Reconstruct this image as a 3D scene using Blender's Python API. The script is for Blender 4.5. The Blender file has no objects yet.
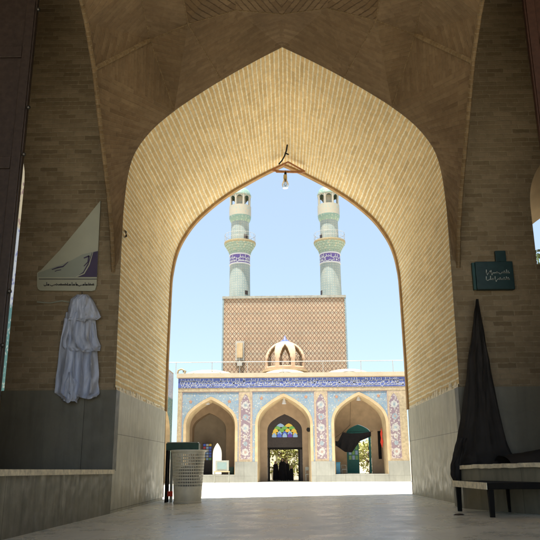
import bpy, bmesh, math, random
from mathutils import Vector, Matrix, noise
random.seed(7)
rad = math.radians
S = bpy.context.scene
C = S.collection

# ------------------------------------------------------------------ camera
PITCH, YAW, ROLL, F, CH = 15.73, 1.27, -0.35, 696.0, 0.66
RM = (Matrix.Rotation(rad(YAW), 3, 'Z') @ Matrix.Rotation(rad(90 + PITCH), 3, 'X') @ Matrix.Rotation(rad(ROLL), 3, 'Z'))
cd = bpy.data.cameras.new('camera'); cam = bpy.data.objects.new('camera', cd); C.objects.link(cam)
cam.location = (0, 0, CH); cam.rotation_euler = RM.to_euler()
cd.sensor_width = 36; cd.lens = 36 * F / 540; cd.clip_end = 2000; cd.clip_start = 0.05
S.camera = cam
def at(u, v, Y):            # photo point -> world point on the plane at depth Y
    d = RM @ Vector(((u - 270) / F, (270 - v) / F, -1)); k = Y / d.y
    return Vector((d.x * k, Y, CH + d.z * k))
def atx(u, v, X):
    d = RM @ Vector(((u - 270) / F, (270 - v) / F, -1)); k = X / d.x
    return Vector((X, d.y * k, CH + d.z * k))

# ------------------------------------------------------------------ mesh builder
class MB:
    def __init__(s): s.v = []; s.f = []; s.uv = []; s.m = []
    def poly(s, pts, uvs=None, m=0):
        pts = [Vector(p) for p in pts]; i = len(s.v); s.v += pts
        if uvs is None:
            n = Vector((0, 0, 0))
            for a in range(1, len(pts) - 1): n += (pts[a] - pts[0]).cross(pts[a + 1] - pts[0])
            ax = max(range(3), key=lambda k: abs(n[k]))
            if ax == 0: uvs = [(p.y, p.z) for p in pts]
            elif ax == 1: uvs = [(p.x, p.z) for p in pts]
            else: uvs = [(p.x, p.y) for p in pts]
        s.f.append(tuple(range(i, i + len(pts)))); s.uv.append([tuple(u) for u in uvs]); s.m.append(m); return s
    def box(s, x0, x1, y0, y1, z0, z1, m=0, skip=''):
        a = [(x0,y0,z0),(x1,y0,z0),(x1,y1,z0),(x0,y1,z0),(x0,y0,z1),(x1,y0,z1),(x1,y1,z1),(x0,y1,z1)]
        for k, q in (('b',(3,2,1,0)),('t',(4,5,6,7)),('f',(0,1,5,4)),('k',(2,3,7,6)),('l',(3,0,4,7)),('r',(1,2,6,5))):
            if k not in skip: s.poly([a[i] for i in q], m=m)
        return s
    def tube(s, path, r, n=8, m=0, cap=True):
        path = [Vector(p) for p in path]; rr = r if isinstance(r, (list, tuple)) else [r] * len(path)
        rings = []; up = Vector((0.013, 0.021, 1))
        for i, p in enumerate(path):
            t = (path[min(i + 1, len(path) - 1)] - path[max(i - 1, 0)]).normalized()
            a = t.cross(up)
            if a.length < 0.05: a = t.cross(Vector((1, 0, 0)))
            a.normalize(); b = t.cross(a)
            rings.append([p + (a * math.cos(2*math.pi*k/n) + b * math.sin(2*math.pi*k/n)) * rr[i] for k in range(n)])
        L = 0
        for i in range(len(path) - 1):
            L2 = L + (path[i+1]-path[i]).length
            for k in range(n):
                q = (k + 1) % n
                s.poly([rings[i][k], rings[i+1][k], rings[i+1][q], rings[i][q]], [(k/n*6.28*rr[i], L), (k/n*6.28*rr[i], L2), ((k+1)/n*6.28*rr[i], L2), ((k+1)/n*6.28*rr[i], L)], m)
            L = L2
        if cap: s.poly(rings[0], m=m); s.poly(rings[-1][::-1], m=m)
        return s
    def lathe(s, prof, c=(0,0,0), n=24, m=0, a0=0, a1=2*math.pi, r0=None):
        c = Vector(c); R = r0 or max(p[0] for p in prof)
        for i in range(len(prof) - 1):
            (ra, za), (rb, zb) = prof[i], prof[i+1]
            for k in range(n):
                t, u = a0 + (a1-a0)*k/n, a0 + (a1-a0)*(k+1)/n
                P = lambda r, z, w: c + Vector((r*math.cos(w), r*math.sin(w), z))
                pts = [P(ra,za,t), P(ra,za,u), P(rb,zb,u), P(rb,zb,t)]
                uv = [(t*R,za),(u*R,za),(u*R,zb),(t*R,zb)]
                if ra < 1e-5: pts, uv = [pts[0],pts[2],pts[3]], [uv[0],uv[2],uv[3]]
                elif rb < 1e-5: pts, uv = pts[:3], uv[:3]
                s.poly(pts, uv, m)
        return s
    def ribbon(s, path, w, M, y=0.0, m=0):      # flat stroke in a local (u,v) plane mapped by M(u,v)
        for i in range(len(path) - 1):
            (x0, y0), (x1, y1) = path[i], path[i+1]
            dx, dy = x1-x0, y1-y0; l = math.hypot(dx, dy) or 1
            n0 = w if not isinstance(w, list) else w[i]; n1 = w if not isinstance(w, list) else w[i+1]
            ex, ey = dx/l*n0*.4, dy/l*n0*.4
            s.poly([M(x0-ex-dy/l*n0, y0-ey+dx/l*n0), M(x0-ex+dy/l*n0, y0-ey-dx/l*n0), M(x1+ex+dy/l*n1, y1+ey-dx/l*n1), M(x1+ex-dy/l*n1, y1+ey+dx/l*n1)], m=m)
        return s
    def build(s, name, mats, parent=None, smooth=False, loc=(0,0,0), weld=1e-4, rz=0):
        me = bpy.data.meshes.new(name); L = Vector(loc)
        rot = Matrix.Rotation(-rz, 3, 'Z')
        me.from_pydata([rot @ (v - L) for v in s.v], [], s.f)
        ul = me.uv_layers.new(name='UVMap'); k = 0
        for fi, p in enumerate(me.polygons):
            p.material_index = s.m[fi]; p.use_smooth = smooth
            for j in range(len(s.f[fi])): ul.data[p.loop_start + j].uv = s.uv[fi][j]
        bm = bmesh.new(); bm.from_mesh(me)
        if weld: bmesh.ops.remove_doubles(bm, verts=bm.verts, dist=weld)
        bm.to_mesh(me); bm.free()
        for mt in (mats if isinstance(mats, (list, tuple)) else [mats]): me.materials.append(mt)
        o = bpy.data.objects.new(name, me); C.objects.link(o)
        if smooth:
            try: me.set_sharp_from_angle(angle=rad(40))
            except Exception: pass
        if parent: o.parent = parent
        else: o.location = L; o.rotation_euler = (0, 0, rz)
        return o
def tag(o, label=None, cat=None, group=None, kind=None):
    if label: o['label'] = label
    if cat: o['category'] = cat
    if group: o['group'] = group
    if kind: o['kind'] = kind
    return o
def empty(name, loc, label, cat, group=None, rz=0):
    o = bpy.data.objects.new(name, None); C.objects.link(o); o.location = loc; o.rotation_euler = (0, 0, rz); o.empty_display_size = .2
    return tag(o, label, cat, group)
def kids(o): return [c for c in bpy.data.objects if c.parent == o]
def copy_tree(o, parent=None):
    c = o.copy(); C.objects.link(c); c.parent = parent
    for ch in kids(o):
        copy_tree(ch, c)
    return c
def bevel(o, w=.01, seg=2):
    b = o.modifiers.new('bevel', 'BEVEL'); b.width = w; b.segments = seg; b.limit_method = 'ANGLE'; b.angle_limit = rad(40); return o

# ------------------------------------------------------------------ materials
class NT:
    def __init__(s, name):
        s.mat = bpy.data.materials.new(name); s.mat.use_nodes = True; s.t = s.mat.node_tree; s.n = s.t.nodes
        s.b = s.n['Principled BSDF']; s.out = s.n['Material Output']
    def new(s, typ, **kw):
        n = s.n.new(typ)
        for k, v in kw.items(): setattr(n, k, v)
        return n
    def link(s, a, b): s.t.links.new(a, b)
    def set(s, n, i, v):
        if isinstance(v, bpy.types.NodeSocket): s.link(v, n.inputs[i])
        else:
            if isinstance(v, (tuple, list)) and len(v) == 3 and n.inputs[i].type == 'RGBA': v = (*v, 1)
            n.inputs[i].default_value = v
    def math(s, op, a, b=None, c=None, clamp=False):
        n = s.new('ShaderNodeMath', operation=op, use_clamp=clamp); s.set(n, 0, a)
        if b is not None: s.set(n, 1, b)
        if c is not None: s.set(n, 2, c)
        return n.outputs[0]
    def mix(s, f, a, b, mode='MIX'):
        n = s.new('ShaderNodeMix', data_type='RGBA', blend_type=mode); n.clamp_factor = True
        s.set(n, 0, f); s.set(n, 6, a); s.set(n, 7, b); return n.outputs[2]
    def uv(s): return s.new('ShaderNodeTexCoord').outputs['UV']
    def obj(s): return s.new('ShaderNodeTexCoord').outputs['Object']
    def pos(s): return s.new('ShaderNodeNewGeometry').outputs['Position']
    def noise(s, vec, scale, detail=4, rough=.55, dist=0):
        n = s.new('ShaderNodeTexNoise'); s.link(vec, n.inputs['Vector']); n.inputs['Scale'].default_value = scale
        n.inputs['Detail'].default_value = detail; n.inputs['Roughness'].default_value = rough; n.inputs['Distortion'].default_value = dist
        return n.outputs['Fac']
    def vor(s, vec, scale, feature='F1', out='Distance', rnd=1):
        n = s.new('ShaderNodeTexVoronoi', feature=feature); s.link(vec, n.inputs['Vector']); n.inputs['Scale'].default_value = scale
        n.inputs['Randomness'].default_value = rnd
        return n.outputs[out]
    def ramp(s, f, stops, interp='LINEAR'):
        n = s.new('ShaderNodeValToRGB'); n.color_ramp.interpolation = interp; e = n.color_ramp.elements
        while len(e) < len(stops): e.new(.5)
        for q, (p, c) in zip(e, stops): q.position = p; q.color = (*c, 1) if len(c) == 3 else c
        s.link(f, n.inputs[0]); return n.outputs[0]
    def mapr(s, f, a, b, c=0, d=1):
        n = s.new('ShaderNodeMapRange'); s.set(n, 0, f)
        for i, v in enumerate((a, b, c, d)): n.inputs[i+1].default_value = v
        return n.outputs[0]
    def sep(s, v):
        n = s.new('ShaderNodeSeparateXYZ'); s.link(v, n.inputs[0]); return n.outputs
    def scalev(s, v, sc):
        n = s.new('ShaderNodeMapping'); s.link(v, n.inputs[0]); n.inputs['Scale'].default_value = sc; return n.outputs[0]
    def bump(s, h, strength=.3, dist=.02):
        n = s.new('ShaderNodeBump'); n.inputs['Strength'].default_value = strength; n.inputs['Distance'].default_value = dist
        s.link(h, n.inputs['Height']); s.link(n.outputs[0], s.b.inputs['Normal']); return n
    def fin(s, col, rough=.8, spec=.3, metal=0, **kw):
        s.set(s.b, 'Base Color', col); s.set(s.b, 'Roughness', rough); s.set(s.b, 'Specular IOR Level', spec); s.set(s.b, 'Metallic', metal)
        for k, v in kw.items(): s.set(s.b, k.replace('_', ' '), v)
        return s.mat
def plain(name, col, rough=.7, spec=.3, var=.18, scale=6, metal=0, bump=.1, **kw):
    m = NT(name); p = m.pos(); f = m.noise(p, scale, 5)
    g = m.mapr(f, .25, .75, 1 - var, 1 + var)
    c = m.mix(1.0, col, m.new('ShaderNodeCombineColor').outputs[0], 'MULTIPLY')
    comb = [n for n in m.n if n.bl_idname == 'ShaderNodeCombineColor'][0]
    for i in range(3): m.link(g, comb.inputs[i])
    if bump: m.bump(m.noise(p, scale * 5, 4), bump, .01)
    return m.fin(c, rough, spec, metal, **kw)
def brick(name, c1, c2, mortar, w, h, ms, tint=(1,1,1), dirt=.25, off=.5, bumps=.6):
    m = NT(name); uv = m.uv()
    wob = m.new('ShaderNodeVectorMath', operation='MULTIPLY_ADD')
    nz = m.new('ShaderNodeTexNoise'); m.link(uv, nz.inputs['Vector']); nz.inputs['Scale'].default_value = 1.3; nz.inputs['Detail'].default_value = 2
    m.link(nz.outputs['Color'], wob.inputs[0]); wob.inputs[1].default_value = (.05, .03, 0); m.link(uv, wob.inputs[2])
    fine = m.new('ShaderNodeVectorMath', operation='MULTIPLY_ADD')
    n2 = m.new('ShaderNodeTexNoise'); m.link(uv, n2.inputs['Vector']); n2.inputs['Scale'].default_value = 22; n2.inputs['Detail'].default_value = 3
    m.link(n2.outputs['Color'], fine.inputs[0]); fine.inputs[1].default_value = (.012, .012, 0); m.link(wob.outputs[0], fine.inputs[2])
    b = m.new('ShaderNodeTexBrick'); m.link(fine.outputs[0], b.inputs['Vector'])
    b.offset = off; b.squash = 1
    for k, v in (('Color1', (*c1, 1)), ('Color2', (*c2, 1)), ('Mortar', (*mortar, 1)), ('Scale', 1), ('Mortar Size', ms), ('Mortar Smooth', .25), ('Bias', 0), ('Brick Width', w), ('Row Height', h)): b.inputs[k].default_value = v
    p = m.pos()
    big = m.mapr(m.noise(p, .55, 5, .6), .3, .7, 1 - dirt, 1 + dirt * .6)
    med = m.mapr(m.noise(p, 9, 5, .65), .3, .72, .86, 1.1)
    g = m.math('MULTIPLY', big, med)
    cc = m.new('ShaderNodeCombineColor')
    for i in range(3): m.link(m.math('MULTIPLY', g, tint[i]), cc.inputs[i])
    col = m.mix(1.0, b.outputs['Color'], cc.outputs[0], 'MULTIPLY')
    # occasional dark stained bricks
    v = m.mapr(m.noise(uv, 2.7, 2), .62, .7, 0, .35)
    col = m.mix(v, col, tuple(x * .55 for x in c1))
    hgt = m.math('SUBTRACT', m.math('MULTIPLY', m.noise(p, 60, 4), .35), b.outputs['Fac'])
    m.bump(hgt, bumps, .02)
    return m.fin(col, .9, .15)
def bond(name, ca, cb, mortar, w, h, bed, head, headmix=.5, tonevar=.2, dirt=.2, bumps=.5, soot=.25):
    """hand laid brickwork: every row has its own shift, every brick its own tone, joints waver and are partly filled"""
    m = NT(name); uv = m.uv(); p = m.pos()
    wob = m.new('ShaderNodeVectorMath', operation='MULTIPLY_ADD')
    nz = m.new('ShaderNodeTexNoise'); m.link(uv, nz.inputs['Vector']); nz.inputs['Scale'].default_value = 1.7; nz.inputs['Detail'].default_value = 6; nz.inputs['Roughness'].default_value = .6
    m.link(nz.outputs['Color'], wob.inputs[0]); wob.inputs[1].default_value = (.08, .05, 0); m.link(uv, wob.inputs[2])
    x, y, _ = m.sep(wob.outputs[0])
    r = m.math('DIVIDE', y, h); row = m.math('FLOOR', r); fy = m.math('FRACT', r)
    def wn(a, b_=0.0):
        n = m.new('ShaderNodeTexWhiteNoise', noise_dimensions='2D'); c = m.new('ShaderNodeCombineXYZ'); m.set(c, 0, a); m.set(c, 1, b_); m.link(c.outputs[0], n.inputs['Vector']); return n.outputs['Value']
    sh = m.math('ADD', m.math('MULTIPLY', row, .5), m.math('MULTIPLY', wn(row), .22))
    q = m.math('ADD', m.math('DIVIDE', x, w), sh); col_ = m.math('FLOOR', q); fx_ = m.math('FRACT', q)
    ey = m.math('MULTIPLY', m.math('MINIMUM', fy, m.math('SUBTRACT', 1.0, fy)), h)
    ex = m.math('MULTIPLY', m.math('MINIMUM', fx_, m.math('SUBTRACT', 1.0, fx_)), w)
    jn = m.mapr(m.noise(uv, 14, 4), .3, .7, -.006, .006)
    ey = m.math('ADD', ey, jn); ex = m.math('ADD', ex, jn)
    jb = m.mapr(ey, bed*.5-.004, bed*.5+.004, 1, 0); jh = m.math('MULTIPLY', m.mapr(ex, head*.5-.003, head*.5+.004, 1, 0), headmix)
    j = m.math('MAXIMUM', jb, jh)
    tone = wn(col_, row); c = m.mix(tone, ca, cb)
    c = m.mix(m.mapr(wn(row, m.math('ADD', col_, 17.3)), .86, .95, 0, tonevar*2), c, tuple(v*.62 for v in ca))
    mo = m.mix(m.mapr(m.noise(p, 5, 5), .3, .7), tuple(v*.82 for v in mortar), mortar)
    c = m.mix(j, c, mo)
    g = m.math('MULTIPLY', m.mapr(m.noise(p, .5, 6, .62), .3, .7, 1-dirt, 1+dirt*.45), m.mapr(m.noise(p, 10, 6, .7), .3, .7, .87, 1.1))
    cc = m.new('ShaderNodeCombineColor')
    for k in range(3): m.link(g, cc.inputs[k])
    c = m.mix(1.0, c, cc.outputs[0], 'MULTIPLY')
    c = m.mix(m.mapr(m.noise(p, 1.3, 7, .68, .6), .57, .74, 0, soot), c, tuple(v*.45 for v in ca))
    m.bump(m.math('ADD', m.math('MULTIPLY', j, -1.0), m.math('MULTIPLY', m.noise(p, 45, 5), .5)), bumps, .02)
    return m.fin(c, .92, .12)
def stone(name, c1, c2, jw, jh, joint=(.12,.11,.1), rough=.45, spec=.4, stain=.4, dark_low=True):
    m = NT(name); uv = m.uv(); p = m.pos()
    b = m.new('ShaderNodeTexBrick'); m.link(uv, b.inputs['Vector']); b.offset = 0
    for k, v in (('Color1', (1,1,1,1)), ('Color2', (.86,.86,.86,1)), ('Mortar', (0.35,.33,.3,1)), ('Scale', 1), ('Mortar Size', .006), ('Mortar Smooth', .3), ('Brick Width', jw), ('Row Height', jh)): b.inputs[k].default_value = v
    f = m.noise(p, 1.1, 7, .62, .6)
    streak = m.noise(m.scalev(p, (5, 5, .45)), 1.6, 5, .6)
    col = m.mix(m.mapr(f, .3, .7), c1, c2)
    col = m.mix(m.mapr(streak, .45, .7, 0, stain), col, tuple(x * .5 for x in c1))
    col = m.mix(m.mapr(m.noise(m.scalev(p, (1, 1, .3)), 9, 7, .7), .5, .75, 0, .16), col, tuple(min(1, x * 1.5) for x in c2))
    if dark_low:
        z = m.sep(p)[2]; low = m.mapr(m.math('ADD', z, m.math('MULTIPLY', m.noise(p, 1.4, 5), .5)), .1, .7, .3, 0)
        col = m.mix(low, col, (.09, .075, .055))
    col = m.mix(1.0, col, b.outputs['Color'], 'MULTIPLY')
    m.bump(m.math('ADD', m.math('MULTIPLY', m.noise(p, 30, 5), .5), m.math('MULTIPLY', b.outputs['Fac'], -.5)), .22, .012)
    return m.fin(col, m.mapr(m.noise(p, 6, 4), .3, .7, rough - .12, rough + .2), spec)

M = {}
M['brick_vault'] = bond('lit_yellow_brick', (.68,.50,.25), (.80,.61,.33), (.98,.91,.70), .50, .096, .032, .012, .35, .10, .14)  # same brick as the piers, courtyard light lifted into its colours
M['brick_wall'] = bond('shaded_brick', (.195,.148,.09), (.275,.215,.14), (.31,.255,.17), .31, .088, .016, .014, .8, .22, .25)  # same brick again, indoor shade put into its darker colours
M['brick_out'] = bond('court_brick', (.45,.34,.20), (.52,.41,.26), (.55,.48,.36), .26, .08, .012, .01, .7)
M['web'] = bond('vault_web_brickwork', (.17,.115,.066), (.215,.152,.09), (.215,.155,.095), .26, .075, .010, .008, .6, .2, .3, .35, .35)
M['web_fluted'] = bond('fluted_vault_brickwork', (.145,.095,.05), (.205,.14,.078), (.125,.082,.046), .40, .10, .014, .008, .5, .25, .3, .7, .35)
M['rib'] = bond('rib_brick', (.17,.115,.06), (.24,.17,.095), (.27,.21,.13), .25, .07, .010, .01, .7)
M['dado_dark'] = stone('dark_dado_slab', (.108,.102,.078), (.15,.143,.11), 3.3, 2.2, rough=.5, stain=.35, dark_low=False)
M['dado_jamb'] = stone('jamb_cladding_stone', (.42,.40,.31), (.54,.515,.40), 4.9, 1.18, rough=.5, stain=.4)
M['plinth'] = stone('plinth_stone', (.19,.18,.135), (.28,.265,.20), 1.9, .9, rough=.55, stain=.55)
M['ledge'] = plain('pale_ledge_stone', (.74,.66,.48), .6, .3, .35, 14, bump=.25)
M['base_stone'] = stone('grey_facade_base', (.20,.205,.185), (.26,.265,.24), 1.0, 1.2, rough=.5, stain=.2, dark_low=False)
def floor_mat():
    m = NT('worn_iwan_floor'); p = m.pos()
    c = m.mix(m.mapr(m.noise(p, .7, 8, .62, .5), .3, .7), (.60,.57,.47), (.76,.73,.61))
    c = m.mix(m.mapr(m.noise(p, 7, 7, .7, .8), .5, .75, 0, .22), c, (.72,.67,.54))
    c = m.mix(m.mapr(m.noise(p, 3.1, 7, .65, .4), .56, .78, 0, .3), c, (.33,.29,.2))
    c = m.mix(m.mapr(m.noise(p, 60, 3, .6), .62, .75, 0, .5), c, (.2,.17,.12))
    b = m.new('ShaderNodeTexBrick'); m.link(p, b.inputs['Vector']); b.offset = .5
    for k, v in (('Color1', (1,1,1,1)), ('Color2', (.9,.9,.9,1)), ('Mortar', (.42,.4,.35,1)), ('Scale', 1), ('Mortar Size', .008), ('Mortar Smooth', .3), ('Brick Width', 1.35), ('Row Height', .9)): b.inputs[k].default_value = v
    c = m.mix(.3, c, b.outputs['Color'], 'MULTIPLY')
    m.bump(m.math('ADD', m.math('MULTIPLY', m.noise(p, 1.6, 4, .5), .5), m.math('MULTIPLY', m.noise(p, 45, 4), .12)), .08, .04)
    return m.fin(c, m.mapr(m.noise(p, 1.7, 7, .7), .35, .68, .2, .45), .45)
M['floor'] = floor_mat()
def court_mat():
    m = NT('pale_court_paving'); p = m.pos()
    b = m.new('ShaderNodeTexBrick'); m.link(p, b.inputs['Vector']); b.offset = .5
    for k, v in (('Color1', (.80,.775,.70,1)), ('Color2', (.74,.715,.64,1)), ('Mortar', (.5,.47,.4,1)), ('Scale', 1), ('Mortar Size', .01), ('Brick Width', 1.0), ('Row Height', .6)): b.inputs[k].default_value = v
    c = m.mix(m.mapr(m.noise(p, .5, 6, .65), .35, .7, 0, .35), b.outputs['Color'], (.64,.6,.5))
    m.bump(m.noise(p, 20, 4), .1, .01)
    return m.fin(c, .6, .3)
M['court'] = court_mat()
M['earth'] = plain('dusty_ground', (.42,.36,.26), .95, .1, .25, 1.5)
M['cream'] = plain('cream_plaster', (.40,.305,.185), .85, .2, .22, 1.6)
M['cream_dark'] = plain('bay_inner_plaster', (.42,.305,.20), .9, .15, .14, 2.2)
M['roof_white'] = plain('whitewashed_roof', (.40,.34,.25), .85, .2, .08, 2)
M['wood'] = plain('dark_door_wood', (.035,.024,.02), .45, .35, .35, 14)
M['redwood'] = plain('reddish_door_wood', (.055,.026,.018), .5, .3, .3, 14)
M['wood_lamp'] = plain('lamp_frame_wood', (.36,.17,.08), .6, .3, .3, 20)
M['black_metal'] = plain('black_metal', (.012,.011,.010), .8, .1, .2, 20)
M['iron'] = plain('dark_iron_stud', (.09,.085,.08), .35, .5, .2, 20, metal=.8)
M['white_metal'] = plain('painted_white_metal', (.26,.27,.24), .5, .4, .1, 10)
M['rail'] = plain('roof_rail_metal', (.33,.32,.29), .5, .4, .1, 10)
M['green'] = plain('dark_green_paint', (.018,.06,.042), .5, .4, .25, 12)
M['red'] = plain('red_paint', (.5,.04,.02), .6, .3, .15, 12)
M['teal_paint'] = plain('teal_painted_door', (.015,.15,.14), .5, .35, .15, 8)
M['teal_sign'] = plain('dark_teal_sign', (.010,.034,.036), .45, .35, .2, 12)
M['sign_teal_edge'] = plain('teal_sign_edge', (.013,.055,.052), .45, .35, .2, 12)
M['sign_pale'] = plain('pale_board', (.34,.34,.26), .4, .4, .06, 3, bump=.02)
M['sign_pale_low'] = plain('greenish_board', (.25,.27,.22), .4, .4, .06, 3, bump=.02)
M['purple'] = plain('purple_print', (.05,.035,.075), .45, .3, .1, 6, bump=.02)
M['ink'] = plain('dark_print', (.05,.05,.06), .5, .3, .1, 6, bump=0)
M['white_ink'] = plain('pale_print', (.36,.40,.38), .5, .3, .05, 6, bump=0)
M['glaze_white'] = plain('white_glaze', (.48,.49,.52), .35, .5, .05, 6, bump=0)
M['blue_plastic'] = plain('blue_plastic', (.04,.22,.36), .4, .4, .1, 8)
M['chador'] = plain('black_cloth', (.012,.011,.012), .85, .15, .3, 8, bump=.3)
M['skin'] = plain('skin', (.42,.26,.17), .6, .3, .05, 20)
def cloth_mat(name, c):
    m = NT(name); p = m.pos()
    w = m.noise(m.scalev(p, (1, 1, .25)), 7, 5, .6, .5)
    col = m.mix(m.mapr(w, .3, .7), tuple(x * .72 for x in c), c)
    # tiny printed sprigs
    v = m.vor(p, 26)
    col = m.mix(m.mapr(v, .1, .2, .4, 0), col, (.25,.3,.5))
    m.bump(m.math('ADD', w, m.math('MULTIPLY', m.noise(p, 120, 2), .3)), .4, .03)
    return m.fin(col, .85, .15)
M['shawl'] = cloth_mat('pale_blue_prayer_cloth', (.50,.55,.68))
M['black_cloth'] = plain('hanging_black_cloth', (.034,.031,.029), .95, .05, .2, 3, bump=.15)
def basket_mat():
    m = NT('beige_plastic'); p = m.pos()
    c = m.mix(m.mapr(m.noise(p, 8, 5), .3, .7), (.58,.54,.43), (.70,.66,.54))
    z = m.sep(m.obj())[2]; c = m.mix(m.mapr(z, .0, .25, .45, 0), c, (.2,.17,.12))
    return m.fin(c, .45, .4)
M['basket'] = basket_mat()
def lattice():
    m = NT('lozenge_brickwork'); uv = m.uv(); x, y, _ = m.sep(uv)
    P_, Q_ = .37, .92
    w_ = m.math('MULTIPLY', m.math('SINE', m.math('MULTIPLY', y, 2*math.pi/Q_)), .40)
    xp = m.math('DIVIDE', x, P_)
    la = m.math('ABSOLUTE', m.math('SUBTRACT', m.math('FRACT', m.math('ADD', xp, w_)), .5))
    lb = m.math('ABSOLUTE', m.math('SUBTRACT', m.math('FRACT', m.math('SUBTRACT', xp, w_)), .5))
    ln = m.mapr(m.math('MINIMUM', la, lb), .07, .15, 1, 0)
    da = m.math('ABSOLUTE', m.math('SUBTRACT', m.math('FRACT', xp), .5))
    db = m.math('ABSOLUTE', m.math('SUBTRACT', m.math('FRACT', m.math('MULTIPLY', y, 2/Q_)), .5))
    dot = m.mapr(m.math('ADD', da, m.math('MULTIPLY', db, .8)), .10, .19, 1, 0)
    tone = m.noise(m.pos(), .6, 4)
    base = m.mix(m.mapr(tone, .3, .7), (.33,.265,.19), (.40,.33,.245))
    col = m.mix(ln, base, (.14,.09,.065))
    # alternate lozenge centres: blue green / brown
    row = m.mapr(m.math('FRACT', m.math('DIVIDE', y, Q_)), .45, .55)
    dc = m.mix(row, (.10,.13,.13), (.30,.16,.10))
    wn_ = m.new('ShaderNodeTexWhiteNoise', noise_dimensions='2D'); cx_ = m.new('ShaderNodeCombineXYZ'); m.link(m.math('FLOOR', m.math('DIVIDE', x, .37)), cx_.inputs[0]); m.link(m.math('FLOOR', m.math('DIVIDE', y, .46)), cx_.inputs[1]); m.link(cx_.outputs[0], wn_.inputs['Vector'])
    col = m.mix(m.mapr(wn_.outputs['Value'], 0, 1, 0, .28), col, (.30,.19,.12))
    col = m.mix(m.mapr(m.noise(m.scalev(m.pos(), (1,1,.15)), 1.1, 6, .65), .5, .75, 0, .35), col, (.22,.16,.11))
    col = m.mix(dot, col, dc)
    m.bump(ln, .3, .02)
    return m.fin(col, .8, .2)
M['lattice'] = lattice()
def spandrel():
    m = NT('blue_floral_tile'); uv = m.uv()
    n = m.new('ShaderNodeTexNoise'); m.link(uv, n.inputs['Vector']); n.inputs['Scale'].default_value = 2.6; n.inputs['Detail'].default_value = 1; n.inputs['Distortion'].default_value = 3.2
    f = n.outputs['Fac']
    vine = m.mapr(m.math('ABSOLUTE', m.math('SUBTRACT', m.math('FRACT', m.math('MULTIPLY', f, 4)), .5)), .03, .09, 1, 0)
    col = m.mix(m.mapr(m.noise(uv, 1.2, 3), .35, .65), (.14,.21,.285), (.19,.26,.32))
    col = m.mix(vine, col, (.40,.33,.19))
    v = m.vor(uv, 5.5); col = m.mix(m.mapr(v, .16, .24, .9, 0), col, (.38,.40,.41))
    v2 = m.vor(m.scalev(uv, (1,1,1)), 3.1); col = m.mix(m.mapr(v2, .09, .15, .9, 0), col, (.34,.2,.12))
    return m.fin(col, .3, .5)
M['spandrel'] = spandrel()
def band():
    m = NT('blue_inscription_ground'); uv = m.uv()
    col = m.mix(m.mapr(m.noise(uv, 3, 4), .35, .65), (.055,.075,.24), (.09,.12,.31))
    v = m.vor(uv, 6.5); col = m.mix(m.mapr(v, .12, .24, .85, 0), col, (.25,.28,.40))
    return m.fin(col, .3, .5)
M['band'] = band()
def mauve():
    m = NT('mauve_panel_tile'); uv = m.uv(); v = m.vor(uv, 7.5)
    col = m.mix(m.mapr(v, .3, .5, 1, 0), (.185,.135,.16), (.35,.32,.30))
    col = m.mix(m.mapr(m.vor(uv, 5), .1, .17, 1, 0), col, (.16,.2,.28))
    return m.fin(col, .3, .5)
M['mauve'] = mauve()
M['tile_border'] = plain('ochre_border_tile', (.34,.275,.18), .4, .4, .3, 7)
M['pink_line'] = plain('pink_line_tile', (.29,.21,.19), .4, .4, .1, 12)
M['medal_white'] = plain('white_medallion_tile', (.33,.325,.31), .35, .5, .3, 9, bump=0)
M['medal_blue'] = plain('pale_blue_medallion_tile', (.21,.25,.28), .35, .5, .3, 9, bump=0)
M['flower'] = plain('orange_flower_tile', (.34,.18,.11), .35, .5, .15, 14, bump=0)
def minaret_mat():
    m = NT('minaret_tile'); uv = m.uv(); p = m.pos()
    c = m.mix(m.mapr(m.noise(p, 1.2, 5), .3, .7), (.19,.245,.245), (.26,.305,.295))
    v = m.vor(m.scalev(uv, (1,1,1)), 4.2, rnd=.2); c = m.mix(m.mapr(v, .2, .4, .55, 0), c, (.37,.36,.30)); c = m.mix(m.mapr(m.noise(m.scalev(p, (1,1,.2)), 1.5, 6, .65), .5, .72, 0, .5), c, (.17,.17,.14))
    c = m.mix(m.mapr(m.noise(p, .8, 3), .55, .75, 0, .5), c, (.38,.34,.25))
    return m.fin(c, .5, .4)
M['minaret'] = minaret_mat()
def turq(name, a, b):
    m = NT(name); uv = m.uv(); v = m.vor(uv, 4.5)
    c = m.mix(m.mapr(v, .25, .4), b, a)
    return m.fin(c, .35, .5)
M['turquoise'] = turq('turquoise_dome_tile', (.17,.27,.235), (.29,.35,.29))
M['muqarnas'] = turq('muqarnas_tile', (.20,.28,.24), (.32,.33,.26))
M['lantern_tile'] = turq('lantern_ochre_tile', (.34,.315,.25), (.27,.32,.28))
M['minaret_band'] = plain('violet_inscription_band', (.12,.085,.27), .4, .4, .2, 10)
M['gold'] = plain('ochre_rim', (.30,.25,.15), .6, .3, .2, 10)
def wing_mat():
    m = NT('court_wing_tile'); uv = m.uv(); z = m.sep(uv)[1]
    v = m.vor(uv, 9); a = m.mix(m.mapr(v, .2, .4, 1, 0), (.03,.13,.13), (.3,.33,.3))
    b = m.mix(m.mapr(m.vor(uv, 7), .25, .4, 1, 0), (.36,.38,.42), (.10,.11,.3))
    d = m.mix(m.mapr(m.vor(uv, 5), .2, .35, 1, 0), (.42,.34,.2), (.2,.09,.07))
    c = m.mix(m.mapr(z, 5.2, 5.3), a, b); c = m.mix(m.mapr(z, 7.6, 7.7), c, d); c = m.mix(m.mapr(z, 1.1, 1.15, 1, 0), c, (.4,.4,.36))
    return m.fin(c, .4, .4)
M['wing'] = wing_mat()
def glass(name, col, emit=0):
    m = NT(name)
    return m.fin(col, .25, .5, 0, Transmission_Weight=.15)  # bright, nearly opaque colour stands in for light coming through the pane
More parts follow.
